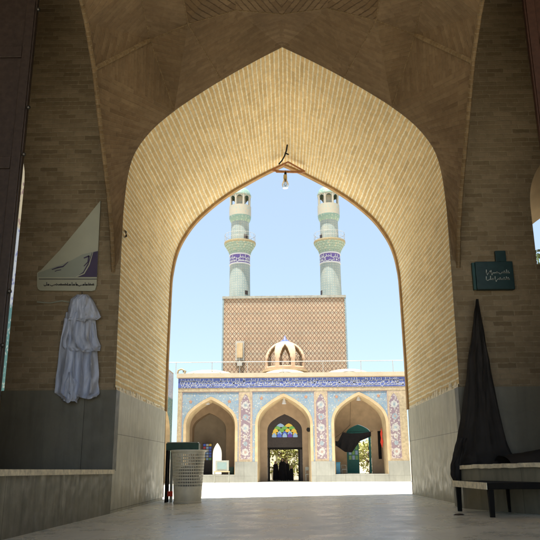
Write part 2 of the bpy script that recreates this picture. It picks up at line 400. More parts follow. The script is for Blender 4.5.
M['g_blue'] = glass('blue_glass', (.08,.16,.75)); M['g_yellow'] = glass('amber_glass', (.9,.62,.08)); M['g_green'] = glass('green_glass', (.2,.5,.12))
M['g_lblue'] = glass('sky_glass', (.35,.55,.85)); M['g_red'] = glass('red_glass', (.6,.06,.1)); M['g_violet'] = glass('violet_glass', (.14,.06,.5))
M['screen'] = plain('pale_screen', (.17,.24,.24), .3, .5, .08, 8)
def bulbglass():
    m = NT('clear_bulb_glass'); return m.fin((.9,.88,.8), .08, .5, 0, Transmission_Weight=.9, IOR=1.3)
M['bulb'] = bulbglass()
M['bulb_cap'] = plain('brass_cap', (.5,.42,.25), .4, .5, .1, 20, metal=.7)
def leaf_mat(name, a, b):
    m = NT(name); g = m.new('ShaderNodeObjectInfo'); p = m.pos()
    c = m.mix(m.mapr(m.noise(p, 2.5, 3), .3, .7), a, b); 
    return m.fin(c, .6, .25)
M['leaf'] = leaf_mat('olive_green_leaves', (.22,.25,.06), (.52,.50,.20))
M['leaf_dark'] = leaf_mat('dark_pine_leaves', (.03,.05,.02), (.08,.11,.04))
M['bark'] = plain('bark', (.16,.11,.07), .9, .1, .3, 10)

# ------------------------------------------------------------------ profiles
FRONT = [(2.80,0),(2.83,3.0),(2.84,4.7),(2.83,5.2),(2.79,5.72),(2.68,6.15),(2.40,6.58),(2.0,6.96),(1.55,7.30),(1.05,7.64),(.5,7.98),(0,8.26)]
REAR  = [(2.78,0),(2.80,3.0),(2.78,4.8),(2.745,5.3),(2.66,5.72),(2.50,6.10),(2.20,6.54),(1.74,6.98),(1.28,7.32),(.88,7.56),(.45,7.80),(0,8.02)]
def smooth_prof(P, n=6, keep=2):     # Catmull-Rom through the curved part
    out = list(P[:keep]); Q = P[keep-1:]
    for i in range(len(Q) - 1):
        p0 = Q[max(i-1, 0)]; p1 = Q[i]; p2 = Q[i+1]; p3 = Q[i+2] if i + 2 < len(Q) else (2*p2[0]-p1[0], 2*p2[1]-p1[1])
        for k in range(1, n+1):
            t = k/n
            out.append(tuple(.5*((2*p1[j]) + (-p0[j]+p2[j])*t + (2*p0[j]-5*p1[j]+4*p2[j]-p3[j])*t*t + (-p0[j]+3*p1[j]-3*p2[j]+p3[j])*t**3) for j in (0,1)))
    return out
FP, RP = smooth_prof(FRONT), smooth_prof(REAR)
Y1, Y2 = 11.5, 16.2
DADO = 1.88
def full(P, cx=0):                  # left foot -> apex -> right foot
    return [(cx - w, z) for w, z in P] + [(cx + w, z) for w, z in P[::-1][1:]]
def arc_profile(w, z0, zs, za, n=10, rise=.55):
    # pointed (four-centred) arch half profile: springs at zs, apex za
    Q = [(1,0),(.982,.16),(.925,.325),(.83,.47),(.71,.59),(.46,.77),(.22,.905),(0,1)]
    out = smooth_prof([(1,-.5)] + Q, 3, 2)
    return [(w, z0)] + [(max(0, w*x), zs + (za-zs)*t) for x, t in out[1:-1]] + [(0, za)]
def wall_with_arch(mb, prof, cx, y, x0, x1, z0, z1, m=0):
    """flat wall in the plane y with an arched opening; prof = full profile points"""
    pts = prof
    L = [p for p in pts if p[0] <= cx + 1e-6]; Rr = [p for p in pts if p[0] >= cx - 1e-6]
    # left part: fans between the profile and x0 / z1
    def side(Q, xe):
        for i in range(len(Q) - 1):
            a, b = Q[i], Q[i+1]
            lo = a if a[1] <= b[1] else b
            mb.poly([(xe, y, a[1]), (a[0], y, a[1]), (b[0], y, b[1]), (xe, y, b[1])], m=m)
    side(L, x0); side(Rr, x1)
    za = max(p[1] for p in pts)
    mb.poly([(x0, y, za), (x1, y, za), (x1, y, z1), (x0, y, z1)], m=m)
def reveal(mb, P, Q, y0, y1, m=0, nseg=1):
    """surface between profile P at depth y0 and profile Q at depth y1 (uv = depth, arc length)"""
    s = 0; acc = [0]
    for i in range(1, len(P)): s += math.dist(P[i], P[i-1]); acc.append(s)
    for i in range(len(P) - 1):
        for k in range(nseg):
            t0, t1 = k/nseg, (k+1)/nseg
            f = lambda j, t: (P[j][0] + (Q[j][0]-P[j][0])*t, y0 + (y1-y0)*t, P[j][1] + (Q[j][1]-P[j][1])*t)
            mb.poly([f(i,t0), f(i,t1), f(i+1,t1), f(i+1,t0)], [((y1-y0)*t0, acc[i]), ((y1-y0)*t1, acc[i]), ((y1-y0)*t1, acc[i+1]), ((y1-y0)*t0, acc[i+1])], m)
def fz(x): return .016 * x          # the iwan floor falls slightly to one side

# ------------------------------------------------------------------ setting: ground
g = MB(); g.poly([(-900,-900,-.47),(900,-900,-.47),(900,900,-.47),(-900,900,-.47)]); tag(g.build('ground', M['earth']), kind='structure')
g = MB(); g.poly([(-30,Y2,-.42),(30,Y2,-.42),(30,58,-.42),(-30,58,-.42)]); tag(g.build('courtyard_paving', M['court']), kind='structure')
g = MB()
ny = 24
for i in range(16):
    for j in range(ny):
        xa, xb = -7 + 14*i/16, -7 + 14*(i+1)/16; ya, yb = -4.5 + (Y2+.25+4.5)*j/ny, -4.5 + (Y2+.25+4.5)*(j+1)/ny
        g.poly([(xa,ya,fz(xa)),(xb,ya,fz(xb)),(xb,yb,fz(xb)),(xa,yb,fz(xa))])
g.poly([(-7,Y2+.25,-.45),(7,Y2+.25,-.45),(7,Y2+.25,fz(7)),(-7,Y2+.25,fz(-7))])
g.box(-3.4,3.4,Y2+.25,Y2+.65,-.45,-.14, skip='bf'); g.box(-3.4,3.4,Y2+.65,Y2+1.05,-.45,-.28, skip='bf')
tag(g.build('iwan_floor', M['floor']), kind='structure')

# ------------------------------------------------------------------ setting: the iwan arch and piers
iw = empty('brick_archway', (0, Y1, 0), 'deep pointed archway of yellow brick opening onto the sunny courtyard', 'archway')
PO = (0, Y1, 0)
def part(mb, name, mats, parent, **kw): # parts keep world geometry; the parent's base is subtracted
    return mb.build(name, mats, parent, loc=parent.location, **kw)
# intrados above the dado
def above(P, z): # clip a full profile to z >= given, inserting points on the feet
    k = 1.006
    return [(P[0][0]*k, z)] + [p for p in P if p[1] > z] + [(P[-1][0]*k, z)]
A, B = above(full(FP), DADO), above(full(RP), DADO)
v = MB(); 
i1 = 4
reveal(v, A, B, Y1, Y2, nseg=12)
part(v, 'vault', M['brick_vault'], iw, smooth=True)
# cladding of the jambs, slightly proud of the brick
for sx in (-1, 1):
    d = MB(); t = .012
    x0 = sx * (2.80 - t); x1 = sx * (2.78 - t); zb = -.12
    ys = Y1 - .02
    zt0, zt1 = DADO, DADO
    d.poly([(x0, ys, zb), (x1, Y2-.05, zb), (x1, Y2-.05, zt1), (x0, ys, zt0)])
    d.poly([(x0, ys, zt0), (x1, Y2-.05, zt1), (sx*2.9, Y2-.05, zt1), (sx*2.9, ys, zt0)])
    d.poly([(x1, Y2-.05, zb), (sx*2.9, Y2-.05, zb), (sx*2.9, Y2-.05, zt1), (x1, Y2-.05, zt1)])
    d.poly([(x0, ys, zb), (sx*2.95, ys, zb), (sx*2.95, ys, zt0), (x0, ys, zt0)])
    part(d, 'jamb_cladding', M['dado_jamb'], iw)
    # ragged course of broken brick and mortar above the slab
    r = MB(); yy = Y1 + .0; prof_ = []
    while yy < Y2 - .2:
        h = random.uniform(.015, .13); prof_ += [(yy, h), (yy + random.uniform(.05, .16), h*random.uniform(.6, 1))]; yy = prof_[-1][0] + random.uniform(.015, .05)
        prof_.append((yy, random.uniform(.004, .03))); yy += random.uniform(.01, .06)
    prof_.append((Y2-.1, .01))
    for (ya, ha), (yb, hb) in zip(prof_, prof_[1:]):
        f0 = lambda y: sx*(2.80-.008-.02*(y-Y1)/4.7); f1 = sx*2.84
        r.poly([(f0(ya),ya,DADO-.005),(f0(yb),yb,DADO-.005),(f0(yb)+sx*.012,yb,DADO+hb),(f0(ya)+sx*.012,ya,DADO+ha)])
        r.poly([(f0(ya)+sx*.012,ya,DADO+ha),(f0(yb)+sx*.012,yb,DADO+hb),(f1,yb,DADO+hb),(f1,ya,DADO+ha)])
    part(r, 'mortar_edge', M['ledge'], iw)
# rear lip of the arch (thin projecting edge course)
RL = [(x*.985, z - (.05 if z > 5 else .0)) for x, z in B]
lip = MB(); reveal(lip, B, RL, Y2, Y2+.002); reveal(lip, RL, RL, Y2+.002, Y2+.14)
part(lip, 'edge_course', plain('edge_plaster', (.40,.26,.13), .9, .1, .3, 5), iw, smooth=True)
# tympanum is covered by the vault webs; a wall plane still closes it behind them
ty = MB(); Afull = full(FP)
wall_with_arch(ty, [p for p in Afull], 0, Y1-.001, -3.02, 3.02, DADO-.1, 10.5)
part(ty, 'tympanum', M['brick_wall'], iw)
# outer (courtyard) face
of = MB(); wall_with_arch(of, full(RP), 0, Y2+.14, -4.25, 4.25, -.45, 10.6)
of.box(-4.25, 4.25, Y2-.2, Y2+.135, 10.6, 10.9)
part(of, 'court_face', M['brick_out'], iw)

# piers (brick) beside the arch
for sx, lab in ((-1, 'brick pier left of the archway with dark dado and a pale cloth hung on it'), (1, 'brick pier right of the archway carrying the small teal sign')):
    pe = empty('brick_pier', (sx*3.7, Y1, 0), lab, 'pier')
    X0, X1 = (2.98, 4.66) if sx < 0 else (2.98, 4.30)
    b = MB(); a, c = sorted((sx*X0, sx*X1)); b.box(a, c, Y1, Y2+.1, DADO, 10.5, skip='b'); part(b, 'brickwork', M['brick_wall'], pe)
    b = MB(); b.box(*sorted((sx*(2.787), sx*(X1+.02))), Y1-.03, Y2, .6, DADO, skip='b'); part(b, 'dado_slab', M['dado_dark'], pe)
# side wall with window opening beyond each pier
def side_wall(sx, xin, zsill, ztop, w, lab):
    x_in = xin; cx = sx * (xin + w/2)
    e = empty('niche_end_wall', (sx*(xin+w/2), Y1, 0), lab, 'wall')
    P = arc_profile(w/2, zsill, ztop - 1.3, ztop)
    b = MB(); prof = full(P, cx)
    wall_with_arch(b, prof, cx, Y1, sx*xin if sx > 0 else -7.0, 7.0 if sx > 0 else -xin, zsill, 10.5)
    a, c = sorted((sx*xin, sx*7.0)); b.poly([(a,Y1,0),(c,Y1,0),(c,Y1,zsill),(a,Y1,zsill)])
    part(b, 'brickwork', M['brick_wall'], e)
    r = MB(); reveal(r, prof, prof if sx < 0 else full(arc_profile(w/2-.03, zsill, ztop - 2.0, ztop - .95), cx), Y1, Y1+(.35 if sx < 0 else 1.3)); part(r, 'window_reveal', M['cream'], e, smooth=True)
    return e
side_wall(-1, 4.66, DADO, 6.9, 1.7, 'end wall of the left niche with a narrow arched opening beside the wooden door')
side_wall(1, 4.30, 3.95, 6.3, 1.7, 'end wall of the right niche with an arched window showing sky and branches')

# raised niche platforms
pl = empty('stone_platform', (-4.9, 5, 0), 'raised stone platform along the left side with a pale ledge', 'platform')
b = MB(); b.poly([(-3.02,3.5,-.1),(-2.786,Y1-.02,-.1),(-2.786,Y1-.02,.555),(-3.02,3.5,.60)], [(3.5,0),(11.8,0),(11.8,.62),(3.5,.62)])
b.poly([(-3.02,3.5,-.1),(-3.02,3.5,.6),(-7,3.5,.6),(-7,3.5,-.1)])
part(b, 'riser', M['plinth'], pl)
b = MB(); pts = [(-2.99,3.5),(-2.745,Y1-.035),(-4.66,Y1-.035),(-7,Y1-.035),(-7,3.5)]; 
zt = lambda y: .60 + .045*(1-(y-3.5)/8)
top = [(x,y,zt(y)+.02) for x,y in pts]; bot = [(x,y,zt(y)-.045) for x,y in pts]
b.poly(top); b.poly(bot[::-1])
for i in range(5): j = (i+1)%5; b.poly([bot[i],bot[j],top[j],top[i]])
part(b, 'ledge', M['ledge'], pl)

pr = empty('stone_platform', (5.1, 6, 0), 'raised stone platform at the right behind the low bench', 'platform')
RA, RB = at(461, 464, 10.9), at(578, 454, 8.6)
def rp(t): # front edge of the right platform
    return (RA.x + (RB.x-RA.x)*t, RA.y + (RB.y-RA.y)*t)
b = MB(); (xa,ya),(xb,yb) = rp(0), rp(1)
b.poly([(xb,yb,-.1),(xb,yb,.64),(xa,ya,.61),(xa,ya,-.1)], [(8,0),(8,.72),(11.42,.7),(11.42,0)])
b.poly([(xb,yb,-.1),(7,yb,-.1),(7,yb,.64),(xb,yb,.64)])
b.poly([(xa,ya,-.1),(xa,ya,.61),(xa,Y1,.61),(xa,Y1,-.1)])
part(b, 'riser', M['plinth'], pr)
b = MB(); n = 26; edge = []; 
for i in range(n+1):
    t = i/n; x, y = rp(t); e = random.uniform(-.012,.02); edge.append((x-.035+e*.6, y-.01, .60+.035*t+random.uniform(-.006,.006)))
for i in range(n):
    a, c = edge[i], edge[i+1]; th = .055
    b.poly([(c[0],c[1],c[2]),(a[0],a[1],a[2]),(a[0],a[1],a[2]+th),(c[0],c[1],c[2]+th)])
    b.poly([(a[0],a[1],a[2]+th),(7,a[1],a[2]+th),(7,c[1],c[2]+th),(c[0],c[1],c[2]+th)])
    b.poly([(a[0],a[1],a[2]),(c[0],c[1],c[2]),(7,c[1],c[2]),(7,a[1],a[2])])
a = edge[0]; b.poly([(a[0],a[1],a[2]+.055),(a[0],Y1,a[2]+.055),(7,Y1,a[2]+.055),(7,a[1],a[2]+.055)]); b.poly([(a[0],a[1],a[2]),(a[0],Y1,a[2]),(a[0],Y1,a[2]+.055),(a[0],a[1],a[2]+.055)]); b.poly([(a[0],a[1],a[2]),(a[0],a[1],a[2]+.055),(7,a[1],a[2]+.055),(7,a[1],a[2])])
part(b, 'ledge', M['ledge'], pr)

# ------------------------------------------------------------------ chamber vault webs and ribs
cv = empty('chamber_vault', (0, 6, 8), 'brown net vault of faceted plaster webs and brick ribs above the archway', 'vault')
EP = [(11.5,3.9),(11.25,4.5),(10.9,5.05),(10.5,5.55),(10.05,6.1),(9.6,6.68),(9.05,7.14),(8.3,7.55),(7.2,8.0),(5.6,8.5)]
EX = 2.96
def Ept(i, sx): y, z = EP[i]; return Vector((sx*EX, y, z))
web = MB(); ribs = MB()
def fac(pts, flute=False):
    # one facet of the net vault; uv runs along its long direction
    from mathutils.geometry import tessellate_polygon
    pts = [Vector(p) for p in pts]; c = sum(pts, Vector()) / len(pts)
    far = max(pts, key=lambda p: (p-c).length); ax = (far-c).normalized()
    n = (pts[0]-c).cross(pts[1]-c)
    if n.length < 1e-6: n = Vector((0,-1,.3))
    n.normalize(); bx = n.cross(ax)
    U = lambda p: ((p-c).dot(bx), (p-c).dot(ax))
    for t in tessellate_polygon([[Vector((p.x, p.z - p.y*.35, 0)) for p in pts]]):
        web.poly([pts[q] for q in t], [U(pts[q]) if not flute else U(pts[q])[::-1] for q in t], 1 if flute else 0)
def ridge(a, b_, w=.05):
    ribs.tube([Vector(a), (Vector(a)+Vector(b_))/2, Vector(b_)], w, 6)
def arcpt(wx): # point of the front arch with half width wx on the upper curve
    best = min(range(len(FP)), key=lambda i: abs(FP[i][0]-wx) + (0 if FP[i][1] > 5.4 else 9)); return best
for sx in (-1, 1):
    mir = lambda u, v_, Y: (lambda p: Vector((sx*abs(p.x), p.y, p.z)))(at(u, v_, Y))
    AP = [Vector((sx*w, Y1, z)) for w, z in FP]
    i2, i3 = arcpt(2.02), arcpt(1.15); iS = next(i for i, p in enumerate(FP) if p[1] > 3.85); last = len(AP)-1
    V1 = mir(150, 40, 10.35); V4 = mir(188, 24, 9.9); V5 = mir(138, -18, 8.9); V6 = mir(176, -40, 8.6); V7 = mir(236, 10, 10.2); V8 = mir(232,-45, 8.4)
    T0 = Vector((0, 10.55, at(286, 14, 10.55).z)); T1 = Vector((0, 8.5, at(286, -50, 8.5).z))
    # P1: corner panel
    ec = [Ept(i, sx) for i in range(6)]; ac = AP[iS:i2+1]
    def along(L, t):
        q = t*(len(L)-1); k = min(int(q), len(L)-2); return L[k].lerp(L[k+1], q-k)
    N1, N2 = 16, 5
    for a_ in range(N1):
        for b_ in range(N2):
            Pg = lambda p, q: along(ec, p/N1).lerp(along(ac, p/N1), q/N2)
            web.poly([Pg(a_,b_), Pg(a_+1,b_), Pg(a_+1,b_+1), Pg(a_,b_+1)], [(b_*.2,a_*.2),(b_*.2,a_*.2+.2),(b_*.2+.2,a_*.2+.2),(b_*.2+.2,a_*.2)])
    fac([ec[5], V1, AP[i2]])
    # P2
    fac([V1, AP[i2], V4]); fac([AP[i2]] + AP[i2+1:i3+1] + [V4])
    # P3 upper side
    fac([Ept(5, sx), V1, V5, Ept(7, sx), Ept(6, sx)])
    fac([V1, V4, V6, V5])
    # centre
    fac([V4, AP[i3], V7]); fac([AP[i3]] + AP[i3+1:last+1] + [T0, V7])
    fac([V4, V7, V8, V6], True); fac([V7, T0, T1, V8], True)
    fac([Ept(7,sx), V5, Ept(8,sx)]); fac([Ept(8,sx), V5, V6, Vector((sx*1.6,5.5,9.4)), Ept(9,sx)]); fac([V6, V8, T1, Vector((0,5.5,9.8)), Vector((sx*1.6,5.5,9.4))])
    fac([Ept(9,sx), Vector((sx*1.6,5.5,9.4)), Vector((sx*1.6,-1,9.4)), Vector((sx*EX,-1,8.6))]); fac([Vector((sx*1.6,5.5,9.4)), Vector((0,5.5,9.8)), Vector((0,-1,9.8)), Vector((sx*1.6,-1,9.4))])
    for a, b_ in ((Ept(5,sx),V1),): ridge(a, b_, .04)
    for a, b_ in ((V1,AP[i2]),(V1,V5),(V1,V4),(V4,AP[i3]),(V4,V6),(V7,T0),(V4,V7)): ridge(a, b_, .012)
    e = [Ept(i, sx) for i in range(len(EP))]
    ribs.tube(e, .036, 6)
    # spandrel of the side arch above the edge rib, facing the niche
    sp = MB()
    for i in range(len(EP)-1):
        (ya,za),(yb,zb) = EP[i], EP[i+1]
        sp.poly([(sx*2.968,ya,za),(sx*2.968,yb,zb),(sx*2.968,yb,10.5),(sx*2.968,ya,10.5)])
    sp.poly([(sx*3.0,5.6,8.5),(sx*3.0,-1,8.5),(sx*3.0,-1,10.5),(sx*3.0,5.6,10.5)])
    part(sp, 'side_arch_wall', M['brick_wall'], cv)
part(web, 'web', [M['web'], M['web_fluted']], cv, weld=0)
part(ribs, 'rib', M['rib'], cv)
# hall roof and side walls; back left open, roof cut short to admit light
hall = empty('hall_shell', (0, -4, 0), 'plain brick hall walls and roof, left open behind the viewer for light', 'hall')
b = MB(); b.box(-7.3, 7.3, -1.0, Y2-.2, 10.5, 10.8, skip=''); part(b, 'roof', M['web'], hall)
for sx in (-1, 1):
    b = MB(); b.box(*sorted((sx*7.0, sx*7.3)), -1.4, Y1+.3, -.3, 10.5); part(b, 'side_wall', M['brick_wall'], hall)
# cable / crack lines on the brickwork are left to the material

# ------------------------------------------------------------------ big wooden doors at the sides
def tall_door(u_top, u_bot, v0, v1, Y, sx, mat, lab, studs):
    p0 = at(u_top, v0, Y); p1 = at(u_bot, v1, Y); xe = (p0.x + p1.x) / 2 if sx > 0 else -3.96
    z0 = .66 if sx < 0 else .76
    e = empty('wooden_door', (xe, Y, z0), lab, 'door')
    b = MB(); w = 1.5
    b.box(*sorted((xe, xe + sx*w)), Y, Y+.09, z0, 9.2); o = part(b, 'leaf', mat, e); bevel(o, .015)
    b = MB(); b.box(*sorted((xe + sx*.02, xe + sx*.16)), Y-.035, Y-.002, z0+.05, 9.15)
    for zz in (1.2, 3.1, 5.0, 6.9): b.box(*sorted((xe + sx*.165, xe + sx*(w-.02))), Y-.03, Y-.002, zz, zz+.2)
    o = part(b, 'rail_frame', mat, e); bevel(o, .01)
    for (u, v_) in studs:
        p = at(u, v_, Y-.05); s_ = MB(); s_.lathe([(0,.035),(.02,.03),(.034,.012),(.036,0)], (0,0,0), 12)
        for i, q in enumerate(s_.v): s_.v[i] = Vector((q.x + p.x, Y - .035 - q.z, q.y + p.z))
        part(s_, 'iron_stud', M['iron'], e, smooth=True)
    return e
tall_door(40, 3, 0, 410, 9.6, -1, M['wood'], 'tall dark wooden door leaf with round iron studs at the far left', [(38,9),(28,107),(23.5,154),(9,291),(2.5,345)])
tall_door(527, 534, 0, 118, 9.6, 1, M['redwood'], 'tall reddish brown wooden door leaf at the far right', [])

# ------------------------------------------------------------------ hung prayer cloth (left pier)
def drape(levels, Y, nx=56, nz=12, amp=.03, seed=0, folds=5, thick=.004, relief=.10, twist=0):
    """levels: (v, uL, uR) in photo coords -> folded sheet hanging just before the wall at Y"""
    rows = []
    for k in range(len(levels)-1):
        for j in range(nz if k < len(levels)-2 else nz+1):
            t = j/nz; a, b_ = levels[k], levels[k+1]
            rows.append([a[i]+(b_[i]-a[i])*t for i in range(3)])
    mb = MB(); grid = []
    for r, (v_, l, rr) in enumerate(rows):
        row = []
        for i in range(nx+1):
            t = i/nx; u = l + (rr-l)*t
            ph = t*folds*6.28 + seed + r*twist + 1.8*noise.noise(Vector((t*2.2, r*.035, seed)))
            f = (1 - abs(math.sin(ph*.5)))**1.6 * amp * 1.7 * min(1, r/10+.1)
            f += noise.noise(Vector((t*7 + r*.05, r*.09, seed*3.1)))*amp*1.5 + noise.noise(Vector((t*15, r*.03, seed)))*amp*.5
            body = relief * (math.sin(math.pi*min(1,max(0,t))) ** .5)
            wob = noise.noise(Vector((r*.12, seed, t*2)))*.9
            p = at(u + wob*(1 if 0 < i < nx else .8), v_ + (1.6*math.sin(t*9+seed) if r == len(rows)-1 else 0), Y - .03 - body - f)
            row.append(p)
        grid.append(row)
    for r in range(len(grid)-1):
        for i in range(nx):
            mb.poly([grid[r][i], grid[r+1][i], grid[r+1][i+1], grid[r][i+1]], [(i/nx, r*.05), (i/nx, r*.05+.05), ((i+1)/nx, r*.05+.05), ((i+1)/nx, r*.05)])
    return mb
pc = at(80, 296, Y1-.05)
sh = empty('hanging_cloth', (pc.x, Y1-.05, pc.z), 'pale blue prayer cloth hanging in tiers on the left brick pier', 'cloth')
tiers = [
  ([(318,64,94),(345,60,97),(375,56,99),(393,54.5,99),(397.5,61,97)], 4.5, 1, .055, .07, .04),
  ([(312,66,95),(335,62,97),(346,62,101),(351,66,100)], 2.4, 2.2, .05, .12, -.07),
  ([(294.5,77,88),(299,71,92.5),(308,68,97),(317,67,101.5),(320,68,97)], 2.0, 3.3, .04, .18, .06),
]
for lv, fo, sd, am, rel, tw in tiers:
    o = part(drape(lv, Y1-.03, folds=fo, seed=sd, amp=am, relief=rel, twist=tw), 'cloth_tier', M['shawl'], sh, smooth=True)
    so = o.modifiers.new('thick', 'SOLIDIFY'); so.thickness = .006
tail = part(drape([(372,68,72),(384,63,79),(398,62.5,79),(401.5,63,77)], Y1-.03, folds=2, seed=5, amp=.02, relief=.13), 'cloth_tail', M['shawl'], sh, smooth=True)
hk = MB(); hk.tube([at(82,294,Y1), at(82,294,Y1-.12), at(82,291,Y1-.14)], .008, 6); part(hk, 'hook', M['iron'], sh)

# ------------------------------------------------------------------ black cloth (right pier)
pc = at(477, 299, Y1-.05)
bk = empty('black_cloth', (pc.x, Y1-.05, pc.z), 'tall black cloth hung from a nail and spreading down over the right platform', 'cloth')
lv = [(299,476,478.5),(312,474.3,480.5),(330,472,484),(355,468.6,488),(385,465,494),(415,461,500),(440,456.5,506),(452,453.5,511),(460,452,517),(467,451.5,520)]
o = part(drape(lv, Y1-.12, nx=70, folds=3.5, seed=4, amp=.026, relief=.12), 'cloth_sheet', M['black_cloth'], bk, smooth=True)
lv = [(438,458,468),(452,454,466),(464,450.5,463),(474,450.5,462),(482,453,461.5),(488,455.5,459),(494,457.6,459)]
o = part(drape(lv, 11.0, nx=14, folds=2, seed=9, amp=.02, relief=.06), 'cloth_tail', M['black_cloth'], bk, smooth=True)
# heap lying on the platform
hp = MB(); nx, nyy = 40, 14; gr = []
for i in range(nx+1):
    row = []
    for j in range(nyy+1):
        s_, t = i/nx, j/nyy; x = 3.2 + s_*1.65; y = 11.3 - t*.9 - s_*.9
        h = .17*math.sin(math.pi*min(1,t*1.02))**.6 * (1 - .25*math.cos(s_*9)) * (1-.1*s_) + noise.noise(Vector((x*4,y*4,1)))*.035*math.sin(math.pi*t)
        row.append(Vector((x, y, .665 + max(0, h))))
    gr.append(row)
for i in range(nx):
    for j in range(nyy): hp.poly([gr[i][j], gr[i+1][j], gr[i+1][j+1], gr[i][j+1]])
part(hp, 'cloth_heap', M['black_cloth'], bk, smooth=True)

# ------------------------------------------------------------------ signs
def scribble(mb, x0, x1, yb, h, Mf, w, seed, dens=1.0):
    """one line of flowing calligraphic strokes between x0 and x1 on baseline yb"""
    rnd = random.Random(seed); x = x1
    while x > x0 + h*.3:
        L = rnd.uniform(.5, 1.5)*h; L = min(L, x-x0); k = rnd.random(); pts = []
        if k < .3:      # bowl
            for i in range(7): t = i/6; pts.append((x - L*t, yb + h*(.12 - .38*math.sin(math.pi*t))))
            if rnd.random() < .6: mb.ribbon([(x-L*.5-w, yb-h*.5),(x-L*.5+w, yb-h*.5)], w, Mf)
        elif k < .7:    # teeth
            n = rnd.randint(2, 4)
            for i in range(n*4+1): t = i/(n*4); pts.append((x - L*t, yb + h*.26*abs(math.sin(t*n*math.pi))))
            mb.ribbon([(x-L*.4-w, yb+h*.55),(x-L*.4+w, yb+h*.55)], w, Mf)
        else:           # loop
            for i in range(10): a = i/9*6.28; pts.append((x - L*.35 + h*.2*math.cos(a), yb + h*.15 + h*.2*math.sin(a)))
            pts.append((x - L, yb))
        mb.ribbon(pts, w, Mf)
        if rnd.random() < .5*dens: mb.ribbon([(x - L*.9, yb), (x - L*.93, yb + h*rnd.uniform(.75,1.05))], w*1.05, Mf)
        x -= L + rnd.uniform(.02, .22)*h
# left triangular board
SY = Y1 - .05
def plate(pts, y, t=.04, m=0):
    mb = MB(); P = [at(u, v_, y) for u, v_ in pts]
    mb.poly([Vector((p.x, y, p.z)) for p in P]); Q = [Vector((p.x, y+t, p.z)) for p in P]
    for i in range(len(P)): j = (i+1) % len(P); mb.poly([P[i], P[j], Q[j], Q[i]])
    return mb
pc = at(68, 290, SY)
sg = empty('sign_board', tuple(pc), 'pale wedge shaped sign board with purple swoosh on the left pier', 'sign')
part(plate([(37,286),(37,273),(41,270),(60,250),(80,226),(100.5,200.5),(99.5,220),(98,250),(96.5,285),(95,290),(92,291),(40,290.5),(38,289)], SY), 'board', M['sign_pale'], sg)
part(plate([(38,273),(50,268.5),(60,265),(72,260),(82,254.5),(98,250.5),(97,277),(38,277)], SY-.004, .003), 'print_field', M['sign_pale_low'], sg)
part(plate([(76,277),(83,272),(88,263),(92,252.5),(98,251),(97,277)], SY-.008, .003), 'print_swoosh', M['purple'], sg)
mb = MB(); Mf = lambda a, b_: at(a, b_, SY-.012)
mb.ribbon([(76,277),(84,273.5),(89,265),(93,252)], [.5,.6,.55,.3], Mf); part(mb, 'print_curve', M['sign_pale'], sg)
mb = MB(); mb.ribbon([(52,269.5),(58,267.5),(63,266.5),(68,262)], [.4,.7,.6,.3], Mf); mb.ribbon([(55,271.4),(57,270.5),(61,269.8)], .35, Mf); part(mb, 'print_flourish', M['purple'], sg)
mb = MB()
mb.ribbon([(84,258),(89,256),(88,262),(84,266)], [.6,.8,.6,.4], Mf); part(mb, 'print_flourish', M['purple'], sg)
mb = MB(); mb.ribbon([(39,279),(97,279)], .35, Mf); part(mb, 'print_line', M['ink'], sg)
mb = MB(); scribble(mb, 43, 94, 0, 2.9, lambda a, b_: at(a, 285.2 - b_, SY-.012), .34, 3); part(mb, 'lettering', M['ink'], sg)
# thin cable below the board
cb = MB(); cb.tube([at(37,302,Y1-.02), at(50,303,Y1-.03), at(62,301,Y1-.03), at(74,303,Y1-.02)], .012, 6)
tag(cb.build('wall_conduit', M['sign_pale_low'], loc=at(50,303,Y1)), 'thin pale conduit fixed on brick below the wedge sign', 'conduit')

pc = at(495, 289, SY)
s2 = empty('sign_box', tuple(pc), 'small dark teal sign box with two lines of pale writing on the right pier', 'sign')
P0, P1 = at(477.5, 289.5, SY-.06), at(512.5, 261, SY-.06)
b = MB(); b.box(P0.x, P1.x, SY-.06, SY+.045, P0.z, P1.z); o = part(b, 'box', M['teal_sign'], s2); bevel(o, .012)
b = MB(); b.box(P0.x-.045, P0.x-.003, SY-.02, SY+.045, P0.z+.01, P1.z-.01); part(b, 'side_frame', M['sign_teal_edge'], s2)
Q0, Q1 = at(495.5, 261, SY), at(505, 251, SY)
b = MB(); b.box(Q0.x, Q1.x, SY-.03, SY+.04, P1.z+.002, Q1.z); o = part(b, 'top_tab', M['teal_sign'], s2); bevel(o, .008)
for k, (v_, l, r_) in enumerate(((273,486,509.5),(279.5,486,509.5))):
    mb = MB(); scribble(mb, l, r_, 0, 3.4, lambda a, b_: at(a, v_ - b_, SY-.065), .36, 11+k); part(mb, 'lettering', M['white_ink'], s2)

# ------------------------------------------------------------------ low bench
bn = empty('bench', (2.95, 9.1, .06), 'low black bench with light on its seat edge painted pale before the right platform', 'bench')
bz = fz(2.9)
A0 = at(487, 483, 9.0); zs = A0.z; x0 = A0.x; x1 = 3.62; 
S0 = at(453, 482.5, 10.4)
near = [(x0, 9.0), (RB.x-.1, 9.0), (2.86, 10.42), (S0.x, 10.4)]
def slab(mb, pts, z0, z1):
    mb.poly([(x,y,z1) for x,y in pts]); mb.poly([(x,y,z0) for x,y in pts[::-1]])
    for i in range(len(pts)): j = (i+1) % len(pts); mb.poly([(pts[i][0],pts[i][1],z0),(pts[j][0],pts[j][1],z0),(pts[j][0],pts[j][1],z1),(pts[i][0],pts[i][1],z1)])
b = MB(); slab(b, near, zs-.075, zs); o = part(b, 'seat', M['black_metal'], bn); bevel(o, .008)
b = MB(); slab(b, [(x0-.012,9.0),(x0-.002,9.0),(S0.x-.002,10.4),(S0.x-.012,10.4)], zs-.078, zs+.004)
part(b, 'lit_seat_edge', M['ledge'], bn)  # pale strip paints the light caught along the seat's side
